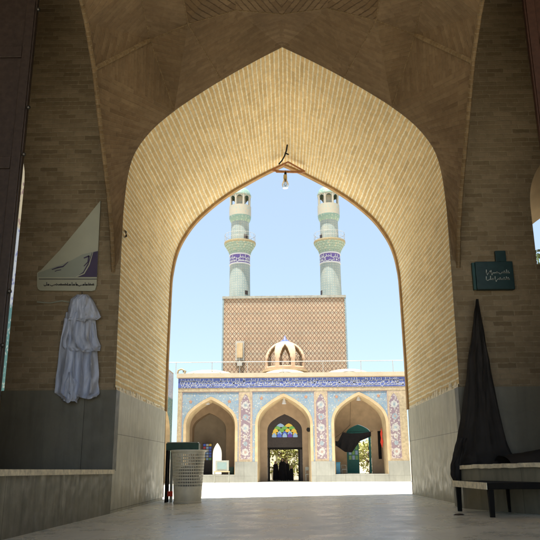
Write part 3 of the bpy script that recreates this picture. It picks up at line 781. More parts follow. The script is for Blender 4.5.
for (lx, ly) in ((x0+.05, 9.06), (S0.x+.05, 10.32), (2.98, 9.9), (RB.x-.2, 9.1)):
    b = MB(); zf = fz(lx); b.poly([(0,0,0)]*3) if False else None
    t0, t1 = .034, .026
    p = [(lx-t0,ly-t0,zs-.08),(lx+t0,ly-t0,zs-.08),(lx+t0,ly+t0,zs-.08),(lx-t0,ly+t0,zs-.08)]; q = [(lx-t1,ly-t1,zf),(lx+t1,ly-t1,zf),(lx+t1,ly+t1,zf),(lx-t1,ly+t1,zf)]
    b.poly(p); b.poly(q[::-1])
    for i in range(4): j = (i+1)%4; b.poly([q[i],q[j],p[j],p[i]])
    part(b, 'leg', M['black_metal'], bn)

# ------------------------------------------------------------------ perforated bin and green stand by the left jamb
BY = 14.3
bb = at(187.5, 498, BY); bt = at(187.5, 450, BY); zb = fz(bb.x); H = bt.z - zb
bin_ = empty('waste_basket', (bb.x, BY, zb), 'tapered beige plastic basket with a grid of holes standing by the left jamb', 'basket')
r0, r1 = .265, .33
mb = MB(); NA, NR = 52, 17
def BP(i, j_, dr=0):
    a = 2*math.pi*i/NA; t = j_/NR; r = r0 + (r1-r0)*t + dr; return Vector((bb.x + r*math.cos(a), BY + r*math.sin(a), zb + .02 + (H-.03)*t))
for j in range(NR):
    holed = 5 <= j < NR-1
    for i in range(NA):
        p = [BP(i,j),BP(i+1,j),BP(i+1,j+1),BP(i,j+1)]
        if not holed: mb.poly(p); continue
        k = .20; q = [BP(i+k,j+k),BP(i+1-k,j+k),BP(i+1-k,j+1-k),BP(i+k,j+1-k)]
        for a in range(4): c = (a+1)%4; mb.poly([p[a],p[c],q[c],q[a]])
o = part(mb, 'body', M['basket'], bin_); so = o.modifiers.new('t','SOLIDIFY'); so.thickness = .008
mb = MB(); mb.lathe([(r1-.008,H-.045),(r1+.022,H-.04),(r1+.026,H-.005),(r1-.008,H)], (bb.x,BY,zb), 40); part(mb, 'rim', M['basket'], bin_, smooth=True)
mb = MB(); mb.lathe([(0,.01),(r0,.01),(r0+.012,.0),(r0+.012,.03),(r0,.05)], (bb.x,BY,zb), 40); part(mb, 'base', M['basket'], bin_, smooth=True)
# rubbish bag inside
mb = MB(); mb.lathe([(0,.05),(.2,.06),(.24,.3),(.22,.55),(.15,.68),(0,.72)], (bb.x+.02,BY,zb), 22)
for i, q in enumerate(mb.v): q += Vector((noise.noise(q*5), noise.noise(q*5+Vector((5,0,0))), 0))*.06
part(mb, 'rubbish_bag', plain('grey_rubbish_bag', (.10,.10,.095), .4, .4, .3, 9), bin_, smooth=True)
# stand
s0 = at(163.5, 498, 14.75); s1 = at(196, 443, 14.75); s2b = at(163.5, 450.5, 14.75)
zz = fz(s0.x)
gs = empty('green_stand', ((s0.x+s1.x)/2, 14.9, zz), 'dark green box topped metal stand behind the plastic basket', 'stand')
xl, xr, zt_, zb_ = s0.x+.02, s1.x+.06, s1.z, s2b.z
b = MB(); b.box(xl, xr, 14.72, 15.02, zb_, zt_); o = part(b, 'box_top', M['green'], gs); bevel(o, .012)
b = MB(); b.box(xl+.02, xr-.02, 14.73, 15.01, zt_+.002, zt_+.02); part(b, 'lid_rim', M['white_metal'], gs)
b = MB(); b.box(xl, xl+.045, 14.74, 14.79, zz, zb_); part(b, 'leg', M['black_metal'], gs)
b = MB(); b.box(xr-.05, xr, 14.74, 14.79, zz, zb_); part(b, 'leg', M['black_metal'], gs)
b = MB(); b.box(xl, xl+.045, 14.96, 15.0, zz, zb_); part(b, 'leg', M['black_metal'], gs)
b = MB(); b.box(xr-.05, xr, 14.96, 15.0, zz, zb_); part(b, 'leg', M['black_metal'], gs)
b = MB(); b.box(xl+.09, xl+.145, 14.8, 14.86, zz, zb_-.01); part(b, 'pipe', M['white_metal'], gs)
b = MB(); b.box(xl+.055, xl+.16, 14.76, 14.795, zz+.12, zz+.22); part(b, 'red_tin', M['red'], gs)
b = MB(); b.tube([(xl+.12,14.74,zb_-.02),(xl+.15,14.70,zb_-.07),(xl+.2,14.70,zb_-.02)], .02, 8); part(b, 'hose_clip', M['white_metal'], gs, smooth=True)

# small litter on the floor
for k, (u, v_) in enumerate(((459,518),(437,497.5))):
    d = RM @ Vector(((u-270)/F, (270-v_)/F, -1)); kk = -CH/d.z; x, y = d.x*kk, d.y*kk
    mb = MB(); mb.lathe([(0,.022),(.03,.016),(.045,.0)], (x,y,fz(x)), 7)
    for q in mb.v: q.x += (q.x-x)*.8
    tag(mb.build('pebble', M['wood'], loc=(x,y,fz(x))), ['small dark pebble on the floor in front of the bench','small dark pebble on the floor beside the right jamb'][k], 'pebble')

# ------------------------------------------------------------------ hanging bulb at the apex
LY = Y2 - .35
la = at(285, 165, LY)
lp = empty('hanging_bulb', tuple(la), 'clear light bulb hanging from a small wooden frame under the archway apex', 'lamp')
fr = MB()
cL, cR, cT = at(272,170,LY), at(305,171.5,LY), at(288,162,LY)
fr.tube([cL, at(280,171.6,LY), at(297,172,LY), cR], .032, 6); fr.tube([cL, cT], .022, 6); fr.tube([cT, cR], .022, 6); fr.tube([at(276,172,LY), at(302,172.5,LY)], .02, 6)
part(fr, 'wooden_frame', M['wood_lamp'], lp)
def atz(u, v_, z):
    d = RM @ Vector(((u-270)/F, (270-v_)/F, -1)); k = (z-CH)/d.z; return Vector((d.x*k, d.y*k, z))
w = MB(); w.tube([atz(279,164,7.74), atz(282,160.5,7.78), atz(284.5,156,7.82), atz(286.3,151,7.86), atz(287.3,145,7.9)], .019, 6); w.tube([atz(285,153,7.84), atz(288.6,154.5,7.82)], .017, 6)
part(w, 'bent_wire', M['black_metal'], lp, smooth=True)
w = MB(); w.tube([at(285.5,171,LY), at(285.4,175,LY)], .03, 8); part(w, 'socket', M['black_metal'], lp)
bc = at(285.2, 175, LY); px = .0228
w = MB(); w.lathe([(1.9*px,0),(2.0*px,-2*px),(2.1*px,-5*px)], bc, 16); part(w, 'cap', M['bulb_cap'], lp, smooth=True)
w = MB(); w.lathe([(2.1*px,-5*px),(2.2*px,-6.5*px),(3.1*px,-8.5*px),(3.9*px,-11*px),(3.8*px,-13*px),(2.6*px,-15.4*px),(0,-16.2*px)], bc, 20); part(w, 'glass', M['bulb'], lp, smooth=True)
w = MB(); w.tube([bc+Vector((-.02,0,-6*px)), bc+Vector((-.035,0,-11*px)), bc+Vector((0,0,-13*px)), bc+Vector((.035,0,-11*px)), bc+Vector((.02,0,-6*px))], .009, 6); part(w, 'filament', M['gold'], lp)
# brown stain / old wire on vault of right front
w = MB(); w.tube([atx(125.3,237,-2.83), atx(126.2,236,-2.74), atx(126,232,-2.76), atx(125.2,231,-2.83)], .018, 6)
tag(w.build('iron_hook', M['iron'], loc=atx(125.5,234,-2.8)), 'small rusty iron hook driven into the left brick side of the vault', 'hook')

# ------------------------------------------------------------------ far facade
FY = 50.0; PX = FY / F
fx = lambda u: at(u, 430, FY).x
fzv = lambda v_: at(286, v_, FY).z
GZ = -.42
fc = empty('arcade_facade', (0, FY, GZ), 'tiled courtyard arcade with three pointed bays under a blue inscription band', 'building')
X_L, X_R = fx(177), fx(408)
z_par, z_band1, z_band0, z_fr, z_base = fzv(372.5), fzv(377), fzv(387.2), fzv(391), fzv(461.5)
bays = [(fx(210.5), fx(237)-fx(210.5)-.02, fzv(396), fzv(425)), (fx(284), (fx(312)-fx(256))/2, fzv(393.5), fzv(425)), (fx(360.2), (fx(388)-fx(332.5))/2, fzv(392.5), fzv(424))]
bounds = [X_L, fx(245.5), fx(321.5), fx(395.5), X_R]
PF = []
wl = MB()      # plaster arch frame wall + spandrel tiles
spn = MB(); frm = MB(); sof = MB(); base = MB()
for k, (cx, hw, za, zs_) in enumerate(bays):
    x0, x1 = bounds[k], bounds[k+1]
    inner = full(arc_profile(hw - .12, GZ, zs_, za - .22, 12, .5), cx)
    outer = full(arc_profile(hw + .07, GZ, zs_, za, 12, .5), cx)
    xl_, xr_ = (fx(181) if k == 0 else x0 + .42), (x1 - .42)
    wall_with_arch(spn, outer, cx, FY, xl_, xr_, GZ, z_fr)
    # frame face between outer and inner
    for i in range(len(outer)-1):
        a, b_, c, d = outer[i], outer[i+1], inner[i+1], inner[i]
        frm.poly([(a[0],FY-.05,a[1]),(b_[0],FY-.05,b_[1]),(c[0],FY-.05,c[1]),(d[0],FY-.05,d[1])])
    reveal(frm, outer, outer, FY-.05, FY)
    reveal(sof, inner, [(cx+(x-cx)*.93, z-(.12 if z > zs_ else 0)) for x, z in inner], FY-.05, FY+1.1)
    # grey stone below the frames and sill
    PF.append((cx, hw, inner))
part(spn, 'spandrel_tile', M['spandrel'], fc)
part(frm, 'arch_frame', M['cream'], fc)
part(sof, 'arch_soffit', M['cream'], fc, smooth=True)
# pilaster panels
def cap_panel(mb, cx, w, z0, z1, y, inset=0):
    pts = [(cx-w, z0), (cx+w, z0), (cx+w, z1-w*1.7), (cx+w*.72, z1-w*1.25), (cx+w*.6, z1-w*.75), (cx+w*.3, z1-w*.3), (cx, z1), (cx-w*.3, z1-w*.3), (cx-w*.6, z1-w*.75), (cx-w*.72, z1-w*1.25), (cx-w, z1-w*1.7)]
    mb.poly([(x, y, z) for x, z in pts])
for u in (245.5, 321.5, 395.5):
    cx = fx(u); 
    b = MB(); b.poly([(cx-.44,FY-.03,z_base),(cx+.44,FY-.03,z_base),(cx+.44,FY-.03,z_fr),(cx-.44,FY-.03,z_fr)]); b.box(cx-.44, cx+.44, FY-.028, FY, z_base, z_fr, skip='fk'); part(b, 'pilaster_ground', M['tile_border'], fc)
    b = MB(); b.poly([(cx-.37,FY-.034,z_base+.08),(cx+.37,FY-.034,z_base+.08),(cx+.37,FY-.034,z_fr-.08),(cx-.37,FY-.034,z_fr-.08)]); part(b, 'pilaster_line', M['pink_line'], fc)
    b = MB(); b.poly([(cx-.345,FY-.038,z_base+.11),(cx+.345,FY-.038,z_base+.11),(cx+.345,FY-.038,z_fr-.11),(cx-.345,FY-.038,z_fr-.11)]); part(b, 'pilaster_field', M['spandrel'] if 0 else M['tile_border'], fc)
    b = MB(); cap_panel(b, cx, .335, z_base+.16, z_fr-.2, FY-.042); part(b, 'pilaster_panel', M['mauve'], fc)
    zc = [fzv(q) for q in (405, 417, 428, 437, 443.5, 452)]
    for i, z in enumerate(zc):
        b = MB(); r = (.23,.19,.24,.14,.14,.22)[i]
        n = 16; pts = [(cx + r*(1+.05*math.cos(8*a))*math.cos(a), FY-.046, z + r*1.12*(1+.05*math.cos(8*a))*math.sin(a)) for a in [2*math.pi*q/48 for q in range(48)]]
        b.poly(pts); part(b, 'medallion', M['medal_blue'] if i in (1, 4) else M['medal_white'], fc)
        b = MB(); b.poly([(cx + r*.4*math.cos(a), FY-.05, z + r*.45*math.sin(a)) for a in [2*math.pi*q/12 for q in range(12)]]); part(b, 'medallion_heart', M['pink_line'] if i % 2 else M['medal_blue'], fc)
# narrow cream margins, left edge
b = MB(); b.box(X_L, fx(181), FY-.03, FY+.3, GZ+1, z_fr, skip='k'); part(b, 'edge_strip', M['tile_border'], fc)
b = MB(); b.box(fx(395.5)+.44, X_R, FY-.028, FY+.3, GZ+1, z_fr, skip='k'); part(b, 'edge_strip', M['tile_border'], fc)
# spandrel flowers
for (u, v_) in ((190,401),(229,401),(261.5,398),(306.5,397),(337.5,397),(380,396.5)):
    cx, cz = fx(u), fzv(v_)
    b = MB(); b.poly([(cx + .10*(1+.4*math.cos(5*a))*math.cos(a+.3), FY-.008, cz + .10*(1+.4*math.cos(5*a))*math.sin(a+.3)) for a in [2*math.pi*q/40 for q in range(40)]]); part(b, 'tile_flower', M['flower'], fc)
# lines framing spandrels
b = MB()
for k in range(3):
    x0, x1 = (fx(181) if k == 0 else bounds[k]+.44), bounds[k+1]-.44
    b.box(x0, x1, FY-.02, FY-.004, z_fr-.06, z_fr); b.box(x0, x0+.05, FY-.02, FY-.004, z_base, z_fr-.061); b.box(x1-.05, x1, FY-.02, FY-.004, z_base, z_fr-.061)
part(b, 'line_tile', M['pink_line'], fc)
# base cladding
b = MB()
for a, c in ((X_L, bays[0][0]-bays[0][1]+.1), (bays[0][0]+bays[0][1]-.1, bays[1][0]-bays[1][1]+.1), (bays[1][0]+bays[1][1]-.1, bays[2][0]-bays[2][1]+.1), (bays[2][0]+bays[2][1]-.1, X_R)):
    b = MB(); b.box(a, c, FY-.09, FY+.2, GZ-.03, z_base, skip='b'); part(b, 'stone_base', M['base_stone'], fc)
for k in (0, 2):
    cx, hw, _ = PF[k]; b = MB(); b.box(cx-hw+.1, cx+hw-.1, FY-.06, FY+3.9, GZ-.03, fzv(474.5)); part(b, 'bay_floor', M['base_stone'], fc)
b = MB(); cx, hw, _ = PF[1]; b.box(cx-hw, cx+hw, FY-.02, FY+6, GZ-.03, GZ+.02); part(b, 'threshold', M['base_stone'], fc)
# band, cornice, parapet
b = MB(); b.box(X_L, X_R, FY-.06, FY+.3, z_band0, z_band1, skip='k'); part(b, 'inscription_band', M['band'], fc)
mb = MB(); hh = (z_band1 - z_band0)
for row, (yb, hs, w_) in enumerate(((.10, .20, .016), (.26, .22, .018), (.43, .20, .016))):
    scribble(mb, X_L+.15, X_R-.1, z_band0 + yb*hh/.72, hs*hh/.72, lambda a, c: Vector((a, FY-.066, c)), w_, 21+row, 1.6)
part(mb, 'band_calligraphy', M['glaze_white'], fc, weld=0)
b = MB(); b.box(X_L, X_R, FY-.04, FY+.3, z_fr, z_band0-.002, skip='k'); part(b, 'lower_moulding', M['tile_border'], fc)
b = MB(); b.box(X_L-.12, X_R, FY-.14, FY+6.4, z_band1+.002, z_par-.02); part(b, 'parapet', M['roof_white'], fc)
b = MB(); b.box(X_L-.02, X_R, FY-.08, FY-.02, z_band1-.05, z_band1+.0); part(b, 'upper_moulding', M['cream'], fc)
# roof domes
for u, r in ((205, 2.0), (285.5, 1.75), (352, 1.75)):
    cx = fx(u); b = MB(); rise = .52
    b.lathe([(r*math.cos(a), rise*math.sin(a)) for a in [math.pi/2*q/10 for q in range(11)]][:-1] + [(0, rise)], (cx, FY+2.2, z_par-.05), 32); part(b, 'roof_dome', M['roof_white'], fc, smooth=True)
# inner rooms of the bays
D = 4.2
rm = MB()
for k in range(3):
    x0, x1 = bounds[k]+.0, bounds[k+1]; zt = z_fr - .1
    x0 = max(x0, X_L+.1)
    rm.poly([(x0+.12,FY+1.1,GZ),(x0+.12,FY+D,GZ),(x0+.12,FY+D,zt),(x0+.12,FY+1.1,zt)]); rm.poly([(x1-.12,FY+D,GZ),(x1-.12,FY+1.1,GZ),(x1-.12,FY+1.1,zt),(x1-.12,FY+D,zt)])
    rm.poly([(x0+.12,FY+1.1,zt),(x0+.12,FY+D,zt),(x1-.12,FY+D,zt),(x1-.12,FY+1.1,zt)])
    # inner front wall around soffit
    cx, hw, inner = PF[k]; wall_with_arch(rm, [(cx+(x-cx)*.93, z-(.12 if z > bays[k][3] else 0)) for x, z in inner], cx, FY+1.1, x0+.12, x1-.12, GZ, zt)
part(rm, 'bay_wall', M['cream_dark'], fc)
# back walls with niches / doors
def uz(u, v_, Y): p = at(u, v_, Y); return p.x, p.z
BYW = FY + D
# bay 1: darker pointed niche, colored glass screen, white opening, monitor
bw = MB(); cxa, zap = uz(209.5, 413, BYW); wa = (uz(226.5, 440, BYW)[0] - uz(192.5, 440, BYW)[0])/2; zsp = uz(209,430,BYW)[1]
pr1 = full(arc_profile(wa, GZ, zsp, zap, 12, .5), cxa)
wall_with_arch(bw, pr1, cxa, BYW, bounds[0]+.1, bounds[1]-.12, GZ, z_fr-.1); part(bw, 'back_wall', M['cream_dark'], fc)
rv = MB(); reveal(rv, pr1, pr1, BYW, BYW+1.2); part(rv, 'niche_reveal', M['cream_dark'], fc, smooth=True)
gd = plain('grey_niche_wall', (.33,.27,.20), .9, .15, .12, 2)
bw = MB(); xo, _ = uz(217.5, 440, BYW+1.2); wo = .34; zo1 = uz(217,443,BYW+1.2)[1]
p2 = full(arc_profile(wo, GZ+.5, zo1-.9, zo1, 8, .4), xo)
wall_with_arch(bw, p2, xo, BYW+1.2, cxa-wa-.2, cxa+wa+.2, GZ+.5, zap+.4); bw.poly([(cxa-wa-.2,BYW+1.2,GZ),(cxa+wa+.2,BYW+1.2,GZ),(cxa+wa+.2,BYW+1.2,GZ+.5),(cxa-wa-.2,BYW+1.2,GZ+.5)])
part(bw, 'niche_back', gd, fc)
sc_x0, sc_z1 = uz(202.5, 443, BYW-.3); sc_x1, _ = uz(212.5, 443, BYW-.3); sc_z0 = fzv(474.5)
sd = empty('stained_glass_screen', ((sc_x0+sc_x1)/2, BYW-.3, sc_z0), 'narrow door leaf with coloured glass squares in the left bay', 'door')
b = MB(); b.box(sc_x0, sc_x1, BYW-.3, BYW-.24, sc_z0, sc_z1); part(b, 'leaf', M['wood'], sd)
cols = ['g_blue','g_red','g_lblue','g_violet','g_green','g_red','g_lblue','g_blue','g_yellow','g_red','g_lblue','g_blue']
for i in range(3):
    for j in range(6):
        a = sc_x0 + .05 + (sc_x1-sc_x0-.1)*i/3; c = sc_x0 + .05 + (sc_x1-sc_x0-.1)*(i+1)/3; z0 = sc_z0+1.0+(sc_z1-sc_z0-1.05)*j/6; z1 = sc_z0+1.0+(sc_z1-sc_z0-1.05)*(j+1)/6
        b = MB(); b.box(a+.02, c-.02, BYW-.33, BYW-.302, z0+.025, z1-.025); part(b, 'glass_pane', M[random.choice(cols) if i != 1 else ('glaze_white' if j % 2 else 'g_lblue')], sd)
# screen box on stand
mx0, mz1 = uz(215.5, 460.5, FY+.6); mx1, mz0 = uz(228.5, 471.5, FY+.6)
mo = empty('monitor_stand', ((mx0+mx1)/2, FY-1.2, GZ), 'small white framed box with pale screen on a thin wheeled stand before the left bay', 'monitor')
YY = FY-1.2
mx0, mz1 = uz(215.5, 460.5, YY); mx1, mz0 = uz(228.5, 471.0, YY); lzx = uz(214, 485, YY)
b = MB(); b.box(mx0, mx1, YY, YY+.35, mz0, mz1); part(b, 'casing', M['white_metal'], mo)
b = MB(); b.box(mx0+.13, mx1-.13, YY-.02, YY-.003, mz0+.12, mz1-.12); part(b, 'screen', M['screen'], mo)
b = MB(); b.box(mx0-.12, mx1+.06, YY-.05, YY+.4, mz0-.07, mz0-.005); part(b, 'shelf', M['cream'], mo)
for lx in (mx0-.08, mx1):
    for ly in (YY, YY+.34): b = MB(); b.box(lx, lx+.04, ly, ly+.04, GZ, mz0-.075); part(b, 'leg', M['white_metal'], mo)
# green crate in bay 1
gx0, gz1 = uz(229, 467, FY+1.5); gx1, gz0 = uz(235, 474, FY+1.5)
b = MB(); b.box(gx0, gx1-.1, FY+1.5, FY+1.9, fzv(474.5), gz1); b.box(gx0+.05, gx1-.15, FY+1.45, FY+1.5, fzv(474.5)+.08, gz1-.08)
tag(bevel(b.build('green_crate', M['green'], loc=(gx0, FY+1.5, fzv(474.5))), .02), 'dark green crate at the right end of the left bay', 'crate')
# bay 2: dark wooden portal with lunette, open doorway
Y2b = FY + 2.6
cx2, zap = uz(284.5, 414, Y2b); w2 = (uz(302,440,Y2b)[0]-uz(267,440,Y2b)[0])/2; zsp = uz(284,431,Y2b)[1]
bw = MB(); pr2 = full(arc_profile(w2, GZ, zsp, zap, 12, .5), cx2); wall_with_arch(bw, pr2, cx2, Y2b, bounds[1]+.12, bounds[2]-.12, GZ, z_fr-.1)
part(bw, 'back_wall', M['cream_dark'], fc)
pt = empty('wooden_portal', (cx2, Y2b+.15, GZ), 'dark wooden portal with a fan of coloured glass above its open doorway', 'door')
zd = uz(284,449.5,Y2b)[1]; xd0, xd1 = uz(270,460,Y2b)[0], uz(298.3,460,Y2b)[0]
b = MB()
# boards filling the arch above the door, and jambs
F2 = [p for p in pr2]
topP = [p for p in F2 if p[1] > zd]
poly = [(cx2-w2, zd)] + topP + [(cx2+w2, zd)]
for i in range(len(poly)-1):
    a, c = poly[i], poly[i+1]; b.poly([(a[0],Y2b+.15,zd),(c[0],Y2b+.15,zd),(c[0],Y2b+.15,c[1]),(a[0],Y2b+.15,a[1])])
b.box(cx2-w2, xd0, Y2b+.15, Y2b+.3, GZ, zd, skip='t'); b.box(xd1, cx2+w2, Y2b+.15, Y2b+.3, GZ, zd, skip='t')
b.poly([(cx2-w2,Y2b+.15,zd),(cx2+w2,Y2b+.15,zd),(cx2+w2,Y2b+.3,zd),(cx2-w2,Y2b+.3,zd)])
part(b, 'panelling', M['wood'], pt)
b = MB(); b.box(cx2-w2+.02, cx2+w2-.02, Y2b+.1, Y2b+.148, zd, zd+.14); b.box(xd0-.1, xd0, Y2b+.1, Y2b+.148, GZ+.02, zd-.002); b.box(xd1, xd1+.1, Y2b+.1, Y2b+.148, GZ+.02, zd-.002); part(b, 'door_frame', M['black_metal'], pt)
# lunette: lozenge scales in rows
lz0 = uz(284,437.2,Y2b)[1]; lw = (uz(298.2,437,Y2b)[0]-uz(271.3,437,Y2b)[0])/2; lh = uz(284,423.6,Y2b)[1]-lz0
rowc = [['g_lblue','g_blue','g_lblue','g_violet','g_lblue'], ['g_yellow','g_lblue','g_blue','g_lblue','g_yellow'], ['g_yellow','g_green','g_yellow','g_yellow'], ['g_green','g_green','g_green'], ['g_lblue','g_yellow','g_lblue'][:2]]
rh = lh/5.3
for r, row in enumerate(rowc):
    half = lw*math.sqrt(1-(r/5.2)**2)*.98; n = len(row); cw = 2*half/n
    for i, cn in enumerate(row):
        cx = cx2 - half + cw*(i+.5); cz = lz0 + rh*r; ph = rh*(1.45 if r else 1.7); pw = cw*.46; yy = Y2b+.09+r*.008
        q = [(cx-pw*.9,cz),(cx+pw*.9,cz),(cx+pw,cz+ph*.3),(cx+pw*.6,cz+ph*.72),(cx,cz+ph),(cx-pw*.6,cz+ph*.72),(cx-pw,cz+ph*.3)]
        b = MB(); b.poly([(x,yy,z) for x,z in q]); part(b, 'glass_pane', M[cn], pt)
# bay 3: back wall, teal door with arched top, black banner, bright doorway
cx3, zap = uz(358, 424.5, BYW); w3 = (uz(370.5,440,BYW)[0]-uz(346,440,BYW)[0])/2; zsp = uz(358,434,BYW)[1]
bw = MB(); pr3 = full(arc_profile(w3, GZ, zsp, zap, 10, .45), cx3); wall_with_arch(bw, pr3, cx3, BYW, bounds[2]+.12, bounds[3]-.12, GZ, z_fr-.1)
part(bw, 'back_wall', plain('pale_bay_plaster', (.56,.42,.28), .9, .15, .15, 2), fc)
td = empty('teal_door', (cx3, BYW+.1, fzv(474.5)), 'teal painted door with glass panes, one leaf open, in the right bay', 'door')
zt3 = uz(358,436,BYW)[1]; zf3 = fzv(474.5)
tp = [(cx3-w3, zt3)] + [p for p in pr3 if p[1] > zt3] + [(cx3+w3, zt3)]
b = MB()
for i in range(len(tp)-1):
    a, c = tp[i], tp[i+1]; b.poly([(a[0],BYW+.1,zt3),(c[0],BYW+.1,zt3),(c[0],BYW+.1,c[1]),(a[0],BYW+.1,a[1])])
b.box(cx3-w3, cx3-w3+.08, BYW+.1, BYW+.2, zf3, zt3); b.box(cx3+w3-.16, cx3+w3, BYW+.1, BYW+.2, zf3, zt3)
part(b, 'frame', M['teal_paint'], td)
dx1 = uz(359,450,BYW)[0]
b = MB(); b.box(cx3-w3+.08, dx1, BYW+.12, BYW+.17, zf3, zt3); part(b, 'leaf', M['teal_paint'], td)
for i in range(3):
    for j in range(4):
        a = cx3-w3+.14+(dx1-cx3+w3-.2)*i/3; c = cx3-w3+.14+(dx1-cx3+w3-.2)*(i+1)/3; z0 = uz(358,460,BYW)[1]+.36*j+.0
        b = MB(); b.box(a+.025, c-.025, BYW+.085, BYW+.118, z0+.03, z0+.33); part(b, 'glass_pane', M['g_lblue' if (i+j)%2 else 'g_green'], td)
bn0 = [uz(u, v_, FY+2.2) for u, v_ in ((342.5,432.5),(371,431.5))]
bl = empty('black_banner', (bn0[0][0], FY+2.2, bn0[0][1]), 'black mourning cloth slung on a cord across the right bay', 'banner')
mb = MB(); topv = [(331.5,440),(338,441.5),(342.5,432.5),(352,433.5),(362,433),(371,431.5)]; botv = [(331.5,443),(338,447),(345,452),(352,452.5),(360,441),(371,436.5)]
def lerp_line(L, t):
    x = L[0][0] + (L[-1][0]-L[0][0])*t
    for a, c in zip(L, L[1:]):
        if a[0] <= x <= c[0] + 1e-6: k = (x-a[0])/(c[0]-a[0]); return x, a[1]+(c[1]-a[1])*k
    return L[-1]
n = 40; G = []
for i in range(n+1):
    t = i/n; a = lerp_line(topv, t); c = lerp_line(botv, t); col = []
    for j in range(7): k = j/6; yy = FY+2.2 + .08*math.sin(i*.9+j*.4)*k; col.append(at(a[0]+(c[0]-a[0])*k, a[1]+(c[1]-a[1])*k, yy))
    G.append(col)
for i in range(n):
    for j in range(6): mb.poly([G[i][j],G[i][j+1],G[i+1][j+1],G[i+1][j]])
part(mb, 'cloth', M['chador'], bl, smooth=True)
mb = MB(); mb.tube([at(331,441,FY+2.2), at(342.5,432.3,FY+2.2), at(350,425,FY+2.2)], .012, 5); mb.tube([at(342.5,432.3,FY+2.2), at(373,431,FY+2.2)], .012, 5); mb.tube([at(350,425,FY+2.2), at(350.5,400,FY+2.2)], .01, 5); part(mb, 'cord', M['black_metal'], bl)
# dark notice board and red pennant on the right jamb wall of bay 3
p = at(380, 445, FY+2.5); xw = bounds[3]-.14
b = MB(); x0, z1 = uz(377.5,431,FY+3.2); x1, z0 = uz(382,459,FY+3.2); b.box(x0, x1, FY+3.2, FY+3.26, z0, z1); b.box(x0+.04, x1-.04, FY+3.17, FY+3.2, z0+.06, z1-.06)
tag(b.build('notice_board', M['black_metal'], loc=(x0,FY+3.2,z0)), 'tall narrow dark board on the wall inside the right bay', 'board')
x0, z1 = uz(379.8,428,FY+.9); x1, z0 = uz(383.6,448,FY+.9)
b = MB(); xm = (x0+x1)/2; zm = (z0+z1)/2
pts = [(xm,z1),(x1-.02,zm+.35),(xm+.03,zm+.1),(x1,zm-.25),(xm,z0),(x0,zm-.3),(xm-.05,zm),(x0+.02,zm+.3)]
b.poly([(x,FY+.9,z) for x,z in pts]); b.poly([(x,FY+.93,z) for x,z in pts[::-1]])
for i in range(8): j=(i+1)%8; b.poly([(pts[i][0],FY+.9,pts[i][1]),(pts[j][0],FY+.9,pts[j][1]),(pts[j][0],FY+.93,pts[j][1]),(pts[i][0],FY+.93,pts[i][1])])
tag(b.build('red_pennant', M['red'], loc=(xm,FY+.9,z1)), 'small red pennant hanging inside the right arch', 'pennant')
x0, z1 = uz(335.5,463,FY+1.3); x1, z0 = uz(340.5,474,FY+1.3)
b = MB(); b.box(x0, x1, FY+1.3, FY+1.7, fzv(474.5), z1); b.box(x0-.02, x1+.02, FY+1.28, FY+1.72, z1+.002, z1+.06)
tag(bevel(b.build('blue_bin', M['blue_plastic'], loc=(x0,FY+1.3,fzv(474.5))), .02), 'blue plastic bin at the left end of the right bay', 'bin')
def chair(u0, u1, vs, vt, Y, zf, lab):
    x0, zb2 = uz(u0, vt, Y); x1, zs2 = uz(u1, vs, Y)
    e = empty('metal_chair', ((x0+x1)/2, Y, zf), lab, 'chair', 'pale chairs inside the arcade bays')
    b = MB(); b.box(x0, x1, Y, Y+.45, zs2-.04, zs2); part(b, 'seat', M['white_metal'], e)
    b = MB(); b.box(x0, x1, Y+.42, Y+.46, zs2+.25, zb2); part(b, 'backrest', M['white_metal'], e)
    for lx in (x0, x1-.04):
        b = MB(); b.box(lx, lx+.04, Y+.0, Y+.04, zf, zs2-.041); part(b, 'leg', M['white_metal'], e)
        b = MB(); b.box(lx, lx+.04, Y+.465, Y+.5, zf, zb2); part(b, 'leg', M['white_metal'], e)
chair(341.5, 347, 469, 465, FY+1.6, fzv(474.5), 'pale metal chair beside the blue bin in the right bay')
chair(305.5, 310.5, 474, 467, FY+1.2, GZ+.02, 'pale metal chair right of the doorway in the middle bay')
# bell lamps hanging from bay apexes
proto = None
for k, (u, v_) in enumerate(((207.5,402),(284,401.5),(358.5,398))):
    p = at(u, v_, FY+.6); ztop = PF[k][2][len(PF[k][2])//2][1]-.1
    e = empty('pendant_lamp', tuple(p), ['white bell lamp hanging in the left bay arch','white bell lamp hanging in the middle bay arch','white bell lamp hanging in the right bay arch'][k], 'lamp', 'white bell lamps in the arcade arches')
    b = MB(); b.lathe([(0,.28),(.06,.26),(.09,.1),(.15,-.08),(.17,-.16),(.13,-.18),(0,-.14)], (0,0,0), 14); b.build('lamp_shade', M['glaze_white'], e, smooth=True)
    b = MB(); b.tube([(0,0,.27),(0,0,max(.32, ztop+.1-p.z))], .012, 5); b.build('cord', M['black_metal'], e)
# wall speaker on right of bay 2
p = at(310, 429, FY+.35); e = empty('loudspeaker', tuple(p), 'small dark horn speaker on the right side of the middle arch', 'loudspeaker')
b = MB(); b.tube([p+Vector((.12,.2,0)), p+Vector((0,0,0)), p+Vector((-.12,-.22,-.06))], [.05,.07,.16], 12); part(b, 'horn', M['black_metal'], e, smooth=True)
b = MB(); b.box(p.x-.02, p.x+.2, p.y-.02, p.y+.12, p.z-.32, p.z-.12); part(b, 'bracket', M['wood'], e)

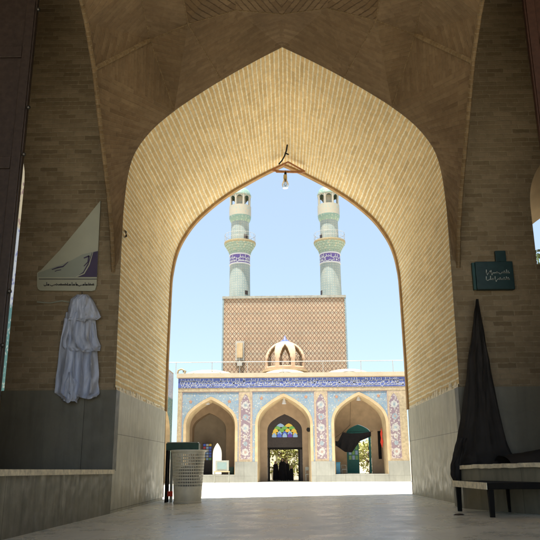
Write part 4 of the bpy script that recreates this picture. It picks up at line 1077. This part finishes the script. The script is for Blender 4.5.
# ------------------------------------------------------------------ roof rail
rl = empty('roof_railing', (0, FY+.4, z_par), 'thin metal railing along the arcade roof edge', 'railing')
zr = uz(286,361.5,FY+.4)[1]; b = MB(); b.tube([(X_L-2,FY+.4,zr),(X_R,FY+.4,zr)], .028, 6); part(b, 'top_rail', M['rail'], rl)
for u in (176,212,247.5,283,323,361,393):
    x = uz(u,368,FY+.4)[0]; b = MB(); b.tube([(x,FY+.4,z_par-.02),(x,FY+.4,zr)], .026, 6); part(b, 'post', M['rail'], rl)
# gold finial at left corner of the roof
p = uz(181.5,374,FY-.05); b = MB(); b.tube([(p[0]-.3,FY,z_par),(p[0]-.25,FY,z_par+.22),(p[0]-.02,FY,z_par+.32),(p[0]+.18,FY,z_par+.2),(p[0]+.1,FY,z_par+.08)], .07, 7); b.tube([(p[0]+.2,FY,z_par),(p[0]+.28,FY,z_par+.2)], .08, 7)
tag(b.build('roof_ornament', M['gold'], loc=(p[0],FY,z_par), smooth=True), 'small curled ochre ornament at the left corner of the arcade roof', 'ornament')

# ------------------------------------------------------------------ roof pavilion (ribbed half dome)
KY = FY + 5.0
kx, kz0 = uz(285.3, 371, KY); ktop = uz(285,341.5,KY)[1]; kr = (uz(306,360,KY)[0]-uz(265,360,KY)[0])/2
kp = empty('roof_pavilion', (kx, KY, kz0), 'domed cream pavilion with pointed openings on the arcade roof', 'pavilion')
b = MB(); NA = 8; Hd = ktop-kz0
def dome_r(t): return kr * (math.cos(t*math.pi/2) ** .8)
def dome_z(t): return kz0 + Hd*(.32 + .68*math.sin(t*math.pi/2))
# shell cut by pointed openings: NA petals; each petal a grid with points inside the opening left out
for k in range(NA):
    a0 = 2*math.pi*(k-.5)/NA + math.pi/2*0 - math.pi/2
    n, mr = 22, 30
    def P(i, j):
        a = a0 + 2*math.pi/NA*i/n; t = j/mr
        if t < .32/1.0: z = kz0 + Hd*t; r = kr
        else: tt = (t-.32)/.68; z = kz0 + Hd*(.32+.68*math.sin(tt*math.pi/2)); r = kr*max(0, math.cos(tt*math.pi/2))**1.05
        return Vector((kx + r*math.cos(a), KY + r*math.sin(a), z))
    for i in range(n):
        for j in range(mr):
            s_ = abs((i+.5)/n-.5)*2; t = (j+.5)/mr
            lim = .74*math.cos(min(1, max(0,(t-.2))/.52)*math.pi/2)**.8 if t > .2 else .74
            if .1 < t < .72 and s_ < lim: continue
            q = [P(i,j),P(i+1,j),P(i+1,j+1),P(i,j+1)]
            if j == mr-1: q = q[:3]
            b.poly(q)
M['pink_plaster'] = plain('pinkish_plaster', (.42,.30,.205), .85, .2, .2, 2)
o = part(b, 'ribbed_shell', M['pink_plaster'], kp, smooth=True); so = o.modifiers.new('t','SOLIDIFY'); so.thickness = .12; so.offset = -1
b = MB(); b.lathe([(0,.02),(kr*1.12,.02),(kr*1.12,-.15)], (kx,KY,kz0), 24); part(b, 'base_ring', M['cream'], kp)
b = MB(); b.lathe([(kr*.8,.0),(kr*.8,Hd*.3),(kr*.78,Hd*.45)], (kx,KY,kz0), 24)
part(b, 'lattice_screen', M['lattice'], kp, smooth=True)
b = MB(); b.lathe([(.5,-.12),(.3,.05),(.12,.18),(.05,.42),(0,.5)], (kx,KY,ktop), 14); part(b, 'blue_cap', M['band'], kp, smooth=True)

# ------------------------------------------------------------------ block behind with the lozenge brickwork
WY = 62.0
bx0, bz1 = uz(223, 297, WY); bx1, _ = uz(345.3, 297, WY)
bl2 = empty('lattice_brick_block', ((bx0+bx1)/2, WY, GZ), 'tall flat block covered in lozenge patterned brickwork behind the arcade', 'building')
b = MB(); b.box(bx0, bx1, WY, WY+7, GZ, bz1-.18, skip='b'); part(b, 'wall', M['lattice'], bl2)
b = MB(); b.box(bx0-.06, bx1+.06, WY-.08, WY+7.05, bz1-.178, bz1+.05); part(b, 'coping', plain('grey_coping', (.25,.25,.22), .8, .2, .3, 6), bl2)
cstrip = plain('blue_grey_strip', (.18,.24,.26), .6, .3, .2, 6)
b = MB(); b.box(bx0-.05, bx0+.09, WY-.05, WY-.003, GZ, bz1-.182); part(b, 'corner_strip', cstrip, bl2); b = MB(); b.box(bx1-.09, bx1+.05, WY-.05, WY-.003, GZ, bz1-.182); part(b, 'corner_strip', cstrip, bl2)
x0, z1 = uz(236.8,343,WY-.3); x1, z0 = uz(242.6,357.5,WY-.3)
e = empty('flood_lamp', ((x0+x1)/2, WY-.3, z0), 'pale rectangular lamp housing mounted on the lozenge brick block', 'lamp')
b = MB(); b.box(x0, x1, WY-.35, WY-.15, z0, z1); part(b, 'housing', M['cream'], e)
b = MB(); b.box(x0-.13, x1+.13, WY-.14, WY-.01, z0-.25, z1+.2); part(b, 'back_frame', M['rail'], e)
b = MB(); b.tube([((x0+x1)/2,WY-.25,z0),((x0+x1)/2,WY-.25,z0-1.6)], .05, 6); b.box(x0+.05,x1-.05,WY-.4,WY-.15,z0-.75,z0-.45); part(b, 'post', M['rail'], e)

# ------------------------------------------------------------------ minarets
MY = 66.5; mp = MY/F
def minaret(cx, lab, turn):
    e = empty('minaret', (cx, MY, GZ), lab, 'minaret', 'pair of tiled minarets')
    Z = lambda v_: at(286, v_, MY).z - GZ
    r = lambda q: q*mp*1.07
    def ln(prof, name, mat, n=28): b = MB(); b.lathe([(r(a), Z(c)) for a, c in prof], (0,0,0), n); return b.build(name, mat, e, smooth=True)
    b = MB(); b.lathe([(r(10.6),0),(r(10.2),Z(300)),(r(9.9),Z(265.5))], (0,0,0), 28, r0=r(10)); b.build('shaft', M['minaret'], e, smooth=True)
    ln([(9.9,265.5),(10.3,265.4),(10.3,264.2),(9.95,264.1)], 'lower_ring', M['glaze_white'])
    ln([(9.95,264.1),(9.95,256.2)], 'inscription_band', M['minaret_band'])
    b = MB(); rr = r(10.05)
    Mf = lambda a, c: Vector((rr*1.004*math.cos(-math.pi/2 + a/rr), rr*1.004*math.sin(-math.pi/2 + a/rr), c))
    scribble(b, -rr*1.5, rr*1.5, Z(263), (Z(257)-Z(262.6))*.62, Mf, .03, 31+turn, 1.5); scribble(b, -rr*1.5, rr*1.5, Z(259.8), (Z(257)-Z(262.6))*.55, Mf, .03, 41+turn, 1.5); b.build('band_calligraphy', M['glaze_white'], e, weld=0)
    ln([(9.95,256.2),(10.4,256.1),(10.4,254.9),(10,254.8)], 'upper_ring', M['glaze_white'])
    # corbelled muqarnas: stepped scalloped rings
    b = MB(); st = [(10,254.8),(10.5,252.6),(11.4,250.6),(12.6,248.6),(14,246.4),(15,244.8)]; n = 48
    for i in range(len(st)-1):
        (ra,va),(rb,vb) = st[i], st[i+1]
        for k in range(n):
            sc = lambda q, rad_: r(rad_)*(1 + (.035 if (q + i) % 2 else -.02))
            a, c = 2*math.pi*k/n, 2*math.pi*(k+1)/n; P = lambda R_, w, z: (R_*math.cos(w), R_*math.sin(w), z)
            b.poly([P(sc(k,ra),a,Z(va)), P(sc(k+1,ra),c,Z(va)), P(sc(k+1,rb),c,Z(vb)), P(sc(k,rb),a,Z(vb))], [(a*r(12),Z(va)),(c*r(12),Z(va)),(c*r(12),Z(vb)),(a*r(12),Z(vb))])
    b.build('muqarnas_corbel', M['muqarnas'], e, smooth=False)
    ln([(8.8,244.9),(15.3,244.8),(15.6,244.0),(15.5,242.6),(8.8,242.4)], 'balcony', M['gold'])
    b = MB(); b.tube([(r(15)*math.cos(a), r(15)*math.sin(a), Z(235)) for a in [2*math.pi*k/32 for k in range(33)]], .015, 5, cap=False)
    for k in range(16): a = 2*math.pi*k/16; b.tube([(r(15)*math.cos(a), r(15)*math.sin(a), Z(243)), (r(15)*math.cos(a), r(15)*math.sin(a), Z(235))], .014, 5)
    b.tube([(r(15)*math.cos(a), r(15)*math.sin(a), Z(239)) for a in [2*math.pi*k/32 for k in range(33)]], .012, 5, cap=False)
    b.build('balcony_railing', M['rail'], e)
    b = MB(); b.lathe([(r(9.1),Z(243)),(r(8.8),Z(222.5))], (0,0,0), 28); b.build('upper_shaft', M['minaret'], e, smooth=True)
    b = MB(); a = -math.pi/2 + (.75 if turn == 0 else -1.2); b.box(-.02,.06,-.22,.22,Z(243),Z(236))
    for i, q in enumerate(b.v): q2 = Vector((q.x + r(8.75), q.y, q.z)); b.v[i] = Vector((q2.x*math.cos(a)-q2.y*math.sin(a), q2.x*math.sin(a)+q2.y*math.cos(a), q2.z))
    b.build('balcony_doorway', M['wood'], e)
    b = MB(); b.box(-.02,.05,-.17,.17,Z(296),Z(292))
    for i, q in enumerate(b.v): q2 = Vector((q.x + r(9.85), q.y, q.z)); b.v[i] = Vector((q2.x*math.cos(a)-q2.y*math.sin(a), q2.x*math.sin(a)+q2.y*math.cos(a), q2.z))
    b.build('shaft_window', M['wood'], e)
    ln([(8.8,222.5),(9.6,221.5),(10.7,218.6),(10.9,216.8)], 'flare', M['turquoise'])
    ln([(10.9,216.8),(10.9,206.8)], 'lantern_drum', M['lantern_tile'])
    ln([(0,206.9),(10.9,206.8)], 'lantern_floor', M['lantern_tile'])
    for k in range(8):
        a = 2*math.pi*(k+.5)/8; b = MB(); b.tube([(r(9.9)*math.cos(a), r(9.9)*math.sin(a), Z(206.8)), (r(9.9)*math.cos(a), r(9.9)*math.sin(a), Z(197))], .1, 8); b.build('lantern_column', M['lantern_tile'], e, smooth=True)
    # little pointed arches between columns
    b = MB()
    for k in range(8):
        a0 = 2*math.pi*(k-.5)/8
        for i in range(8):
            t0, t1 = i/8, (i+1)/8; hf = lambda t: Z(201.8) + (Z(197.6)-Z(201.8))*math.sin(math.pi*t)**.7
            P = lambda t, z: (r(10.3)*math.cos(a0+t*math.pi/4), r(10.3)*math.sin(a0+t*math.pi/4), z)
            b.poly([P(t0,hf(t0)),P(t1,hf(t1)),P(t1,Z(196.6)),P(t0,Z(196.6))])
    b.build('lantern_arches', M['lantern_tile'], e)
    ln([(5.2,206.8),(5.2,197)], 'lantern_core', M['lantern_tile'])
    ln([(10.3,196.7),(10.9,196.6),(10.9,195.2),(10.3,194.8)], 'cornice', M['muqarnas'])
    ln([(10.3,194.8),(9.9,192.8),(8.6,190.6),(6.4,188.9),(3.4,187.8),(0,187.3)], 'dome', M['turquoise'])
    ln([(.5,187.6),(.35,186.4),(.15,185.6),(0,184.8)], 'finial', M['gold'], 8)
    return e
m1 = minaret(at(240, 245, MY).x, 'tiled minaret with turquoise dome, left of the pair', 0)
m2 = minaret(at(329.6, 245, MY).x, 'tiled minaret with turquoise dome, right of the pair', 1)

# ------------------------------------------------------------------ courtyard wings left and right
for sx, lab, ztop in ((-1, 'tiled side wing running along the left of the courtyard', 12.5), (1, 'tiled side wing running along the right of the courtyard', 5.2)):
    xw = -8.05 if sx < 0 else 8.6
    e = empty('courtyard_wing', (xw, 34, GZ), lab, 'building')
    y = 18.0; b = MB(); rr_ = MB(); n = 6; ys = [18 + (FY-.2-18)*i/n for i in range(n+1)]
    for i in range(n):
        yc = (ys[i]+ys[i+1])/2; tl = ztop if i == 0 or sx > 0 else 7.0
        P = full(arc_profile(1.9 if i or sx > 0 else .9, GZ, 2.6 if i or sx > 0 else 1.0, 4.4 if i or sx > 0 else 1.6, 8, .5), yc)
        tmp = MB(); wall_with_arch(tmp, P, yc, 0, ys[i], ys[i+1], GZ, tl)
        for f, uv in zip(tmp.f, tmp.uv): b.poly([(xw, tmp.v[q].x, tmp.v[q].z) for q in f], uv)
        tmp = MB(); reveal(tmp, P, P, 0, .8)
        for f, uv in zip(tmp.f, tmp.uv): rr_.poly([(xw + sx*tmp.v[q].y, tmp.v[q].x, tmp.v[q].z) for q in f], uv)
        rr_.poly([(xw+sx*.8, ys[i], GZ), (xw+sx*.8, ys[i+1], GZ), (xw+sx*.8, ys[i+1], 4.6), (xw+sx*.8, ys[i], 4.6)])
        rr_.box(*sorted((xw+sx*.01, xw+sx*5)), ys[i]+.0, ys[i+1], tl-.15, tl+.1)
    part(b, 'tiled_wall', M['wing'], e); part(rr_, 'recess', M['cream'], e)

# ------------------------------------------------------------------ people in the doorway
def person(u, v_top, Y, lab, w=.30, lean=0, child=False):
    p = at(u, 470, Y); zg = GZ+.02 if Y < FY+6 else GZ; H = at(u, v_top, Y).z - zg
    e = empty('person', (p.x, Y, zg), lab, 'person', 'people in dark chadors at the doorway')
    k = H/1.62
    prof = [(w*1.02,.03),(w*1.0,.25),(w*.93,.55),(w*.86,.85),(w*.82,1.08),(w*.76,1.24),(w*.55,1.34),(w*.38,1.40),(w*.37,1.47),(w*.36,1.54),(w*.26,1.60),(0,1.625)]
    b = MB(); n = 28
    for i in range(len(prof)-1):
        for q in range(n):
            def P(j, a_):
                r_, z = prof[j]; a = 2*math.pi*a_/n
                f = 1 + .07*math.sin(5*a+lean*9)*(1-z/1.7) + .03*math.sin(11*a)*(1-z/1.7)
                return Vector((r_*f*math.cos(a)*1.0 + lean*(z/1.6)**2*.15, r_*.75*f*math.sin(a) + (.03 if z > 1.35 else 0), z))*k
            pts = [P(i,q),P(i,q+1),P(i+1,q+1),P(i+1,q)]
            if i == len(prof)-2: pts = pts[:3]
            b.poly(pts)
    b.poly([P(0,q) for q in range(n)][::-1])
    # elbow held out under the cloth
    o = b.build('chador', M['chador'], e, smooth=True)
    hx = lean*.12*k
    b = MB(); b.lathe([(0,-.105),(.05,-.09),(.07,-.04),(.078,.02),(.07,.07),(.04,.105),(0,.115)], (hx, -.035*k, 1.475*k), 14)
    for q in b.v: q.y = -.035*k + (q.y+.035*k)*1.1 - .03
    b.build('body', M['skin'], e, smooth=True)
    for sx in (-1, 1):
        b = MB(); b.box(sx*.08-.04, sx*.08+.04, -.26, -.05, 0, .06); b.build('shoe', M['black_metal'], e)
    return e
PYY = FY + 4.6
person(276.0, 461.0, PYY, 'woman in a black chador, left of the group in the doorway', .27, -.3)
person(282.4, 458.2, PYY-.1, 'tallest figure in a black chador standing in the doorway', .33, .1)
person(286.3, 460.5, PYY+.25, 'figure in a black chador half hidden behind the tallest one', .30, .3)
person(291.2, 466.0, PYY-.1, 'short figure in dark clothes at the right of the doorway group', .25, .2)

# ------------------------------------------------------------------ trees
def tree(name, base, H, R, label, leafm, n=900, leaf=.16, seed=1, group=None, zlow=.35, squash=1.0):
    rnd = random.Random(seed); e = empty(name, base, label, 'tree', group)
    b = MB(); trunk = [(0,0,0),(.05*H*rnd.uniform(-1,1),0,H*.25),(.04*H*rnd.uniform(-1,1),.03*H,H*.5),(0,0,H*.8)]
    b.tube(trunk, [H*.035,H*.028,H*.02,H*.008], 8)
    cl = []
    for k in range(14):
        a = rnd.uniform(0,6.28); z0 = H*rnd.uniform(.3,.65); l = R*rnd.uniform(.5,1)
        tip = Vector((l*math.cos(a), l*math.sin(a), min(H, z0+l*rnd.uniform(.3,.9)))); b.tube([(0,0,z0), tip*.5+Vector((0,0,z0*.5)), tip], [H*.012,H*.008,H*.003], 5); cl.append(tip)
    for k in range(16):
        a = rnd.uniform(0,6.28); r_ = R*rnd.random()**.5*.85; cl.append(Vector((r_*math.cos(a), r_*math.sin(a), H*rnd.uniform(zlow+.1,1))))
    b.build('trunk', M['bark'], e, smooth=True)
    b = MB()
    for k in range(n):
        c = rnd.choice(cl); d = Vector((rnd.gauss(0,1),rnd.gauss(0,1),rnd.gauss(0,.8)))*R*.2; p = c + d
        if p.z < H*zlow: p.z = H*zlow + rnd.random()*.3
        a = Vector((rnd.gauss(0,1),rnd.gauss(0,1),rnd.gauss(0,.6))).normalized()*leaf; q = a.cross(Vector((rnd.gauss(0,1),rnd.gauss(0,1),rnd.gauss(0,1)))).normalized()*leaf*.5
        b.poly([p-a, p-q*.9, p+a, p+q*.9])
    b.build('crown', leafm, e, weld=0)
    return e
tree('garden_tree', (-2.0, 58.6, GZ), 4.0, 1.6, 'leafy garden tree seen left of the people through the middle doorway', M['leaf'], 800, .17, 3, zlow=.08)
tree('garden_tree', (-.2, 60.0, GZ), 4.6, 1.9, 'leafy garden tree directly behind the people in the middle doorway', M['leaf'], 800, .18, 4, zlow=.1)
tree('garden_tree', (1.3, 58.4, GZ), 3.8, 1.4, 'leafy garden tree seen at the right edge of the middle doorway', M['leaf'], 800, .16, 5, zlow=.05)
tree('garden_tree', (6.6, 58.6, GZ), 3.4, 1.3, 'leafy shrub like tree seen through the open teal door', M['leaf'], 900, .15, 6, zlow=.05)
tree('courtyard_tree', (10.5, 27, GZ), 9.2, 2.6, 'dark branched tree seen through the right niche window', M['leaf_dark'], 3200, .16, 8, zlow=.5)
# white wall added behind to brighten the view through the doorways
b = MB(); b.box(-30, 30, 60.9, 61.3, -.45, 2.6)
tag(b.build('bright_backing_wall', plain('backing_white', (.78,.75,.66), .9, .2, .08, 2), loc=(0,60.9,-.45)), 'low white wall added behind the trees to brighten the open doorways', 'wall')
# dark small roof shrub / cooler by the block
x0, z0 = uz(354, 368, FY+5); b = MB(); b.lathe([(.62,0),(.6,.25),(.42,.45),(.2,.56),(0,.6)], (x0, FY+5, z_par-.05), 14)
for q in b.v: q.z += noise.noise(q*3)*.1
tag(b.build('roof_vent', plain('weathered_vent', (.25,.22,.17), .8, .2, .3, 6), loc=(x0,FY+5,z_par-.05), smooth=True), 'small weathered dome vent on the arcade roof right of the block', 'vent')

# ------------------------------------------------------------------ light
W = bpy.data.worlds.new('World'); S.world = W; W.use_nodes = True; nt = W.node_tree
sky = nt.nodes.new('ShaderNodeTexSky'); sky.sky_type = 'NISHITA'; sky.sun_disc = False
EL, AZ = 78, 200          # azimuth of the sun measured from +Y, clockwise
sky.sun_elevation = rad(EL); sky.sun_rotation = rad(AZ); sky.altitude = 900; sky.air_density = .85; sky.dust_density = 2.6; sky.ozone_density = 1.2
bg = nt.nodes['Background']; hz = nt.nodes.new('ShaderNodeMix'); hz.data_type = 'RGBA'; hz.inputs[0].default_value = .60; hz.inputs[7].default_value = (1.85, 2.3, 2.5, 1); nt.links.new(sky.outputs[0], hz.inputs[6]); nt.links.new(hz.outputs[2], bg.inputs[0]); bg.inputs[1].default_value = .35
sd_ = bpy.data.lights.new('sun', 'SUN'); sd_.energy = 16.0; sd_.angle = rad(.5); sd_.color = (1, .94, .83)
so_ = bpy.data.objects.new('sun', sd_); C.objects.link(so_)
a = rad(AZ); dirv = Vector((math.sin(a)*math.cos(rad(EL)), math.cos(a)*math.cos(rad(EL)), math.sin(rad(EL))))
so_.rotation_euler = dirv.to_track_quat('Z', 'Y').to_euler(); so_.location = (0, 0, 40)

S.render.engine = 'CYCLES'
S.cycles.max_bounces = 8; S.cycles.diffuse_bounces = 5; S.cycles.glossy_bounces = 3; S.cycles.caustics_reflective = False; S.cycles.caustics_refractive = False; S.cycles.use_adaptive_sampling = True; S.cycles.adaptive_threshold = .02; S.cycles.sample_clamp_indirect = 8; S.cycles.use_denoising = True
S.view_settings.view_transform = 'Standard'; S.view_settings.look = 'None'; S.view_settings.exposure = 0
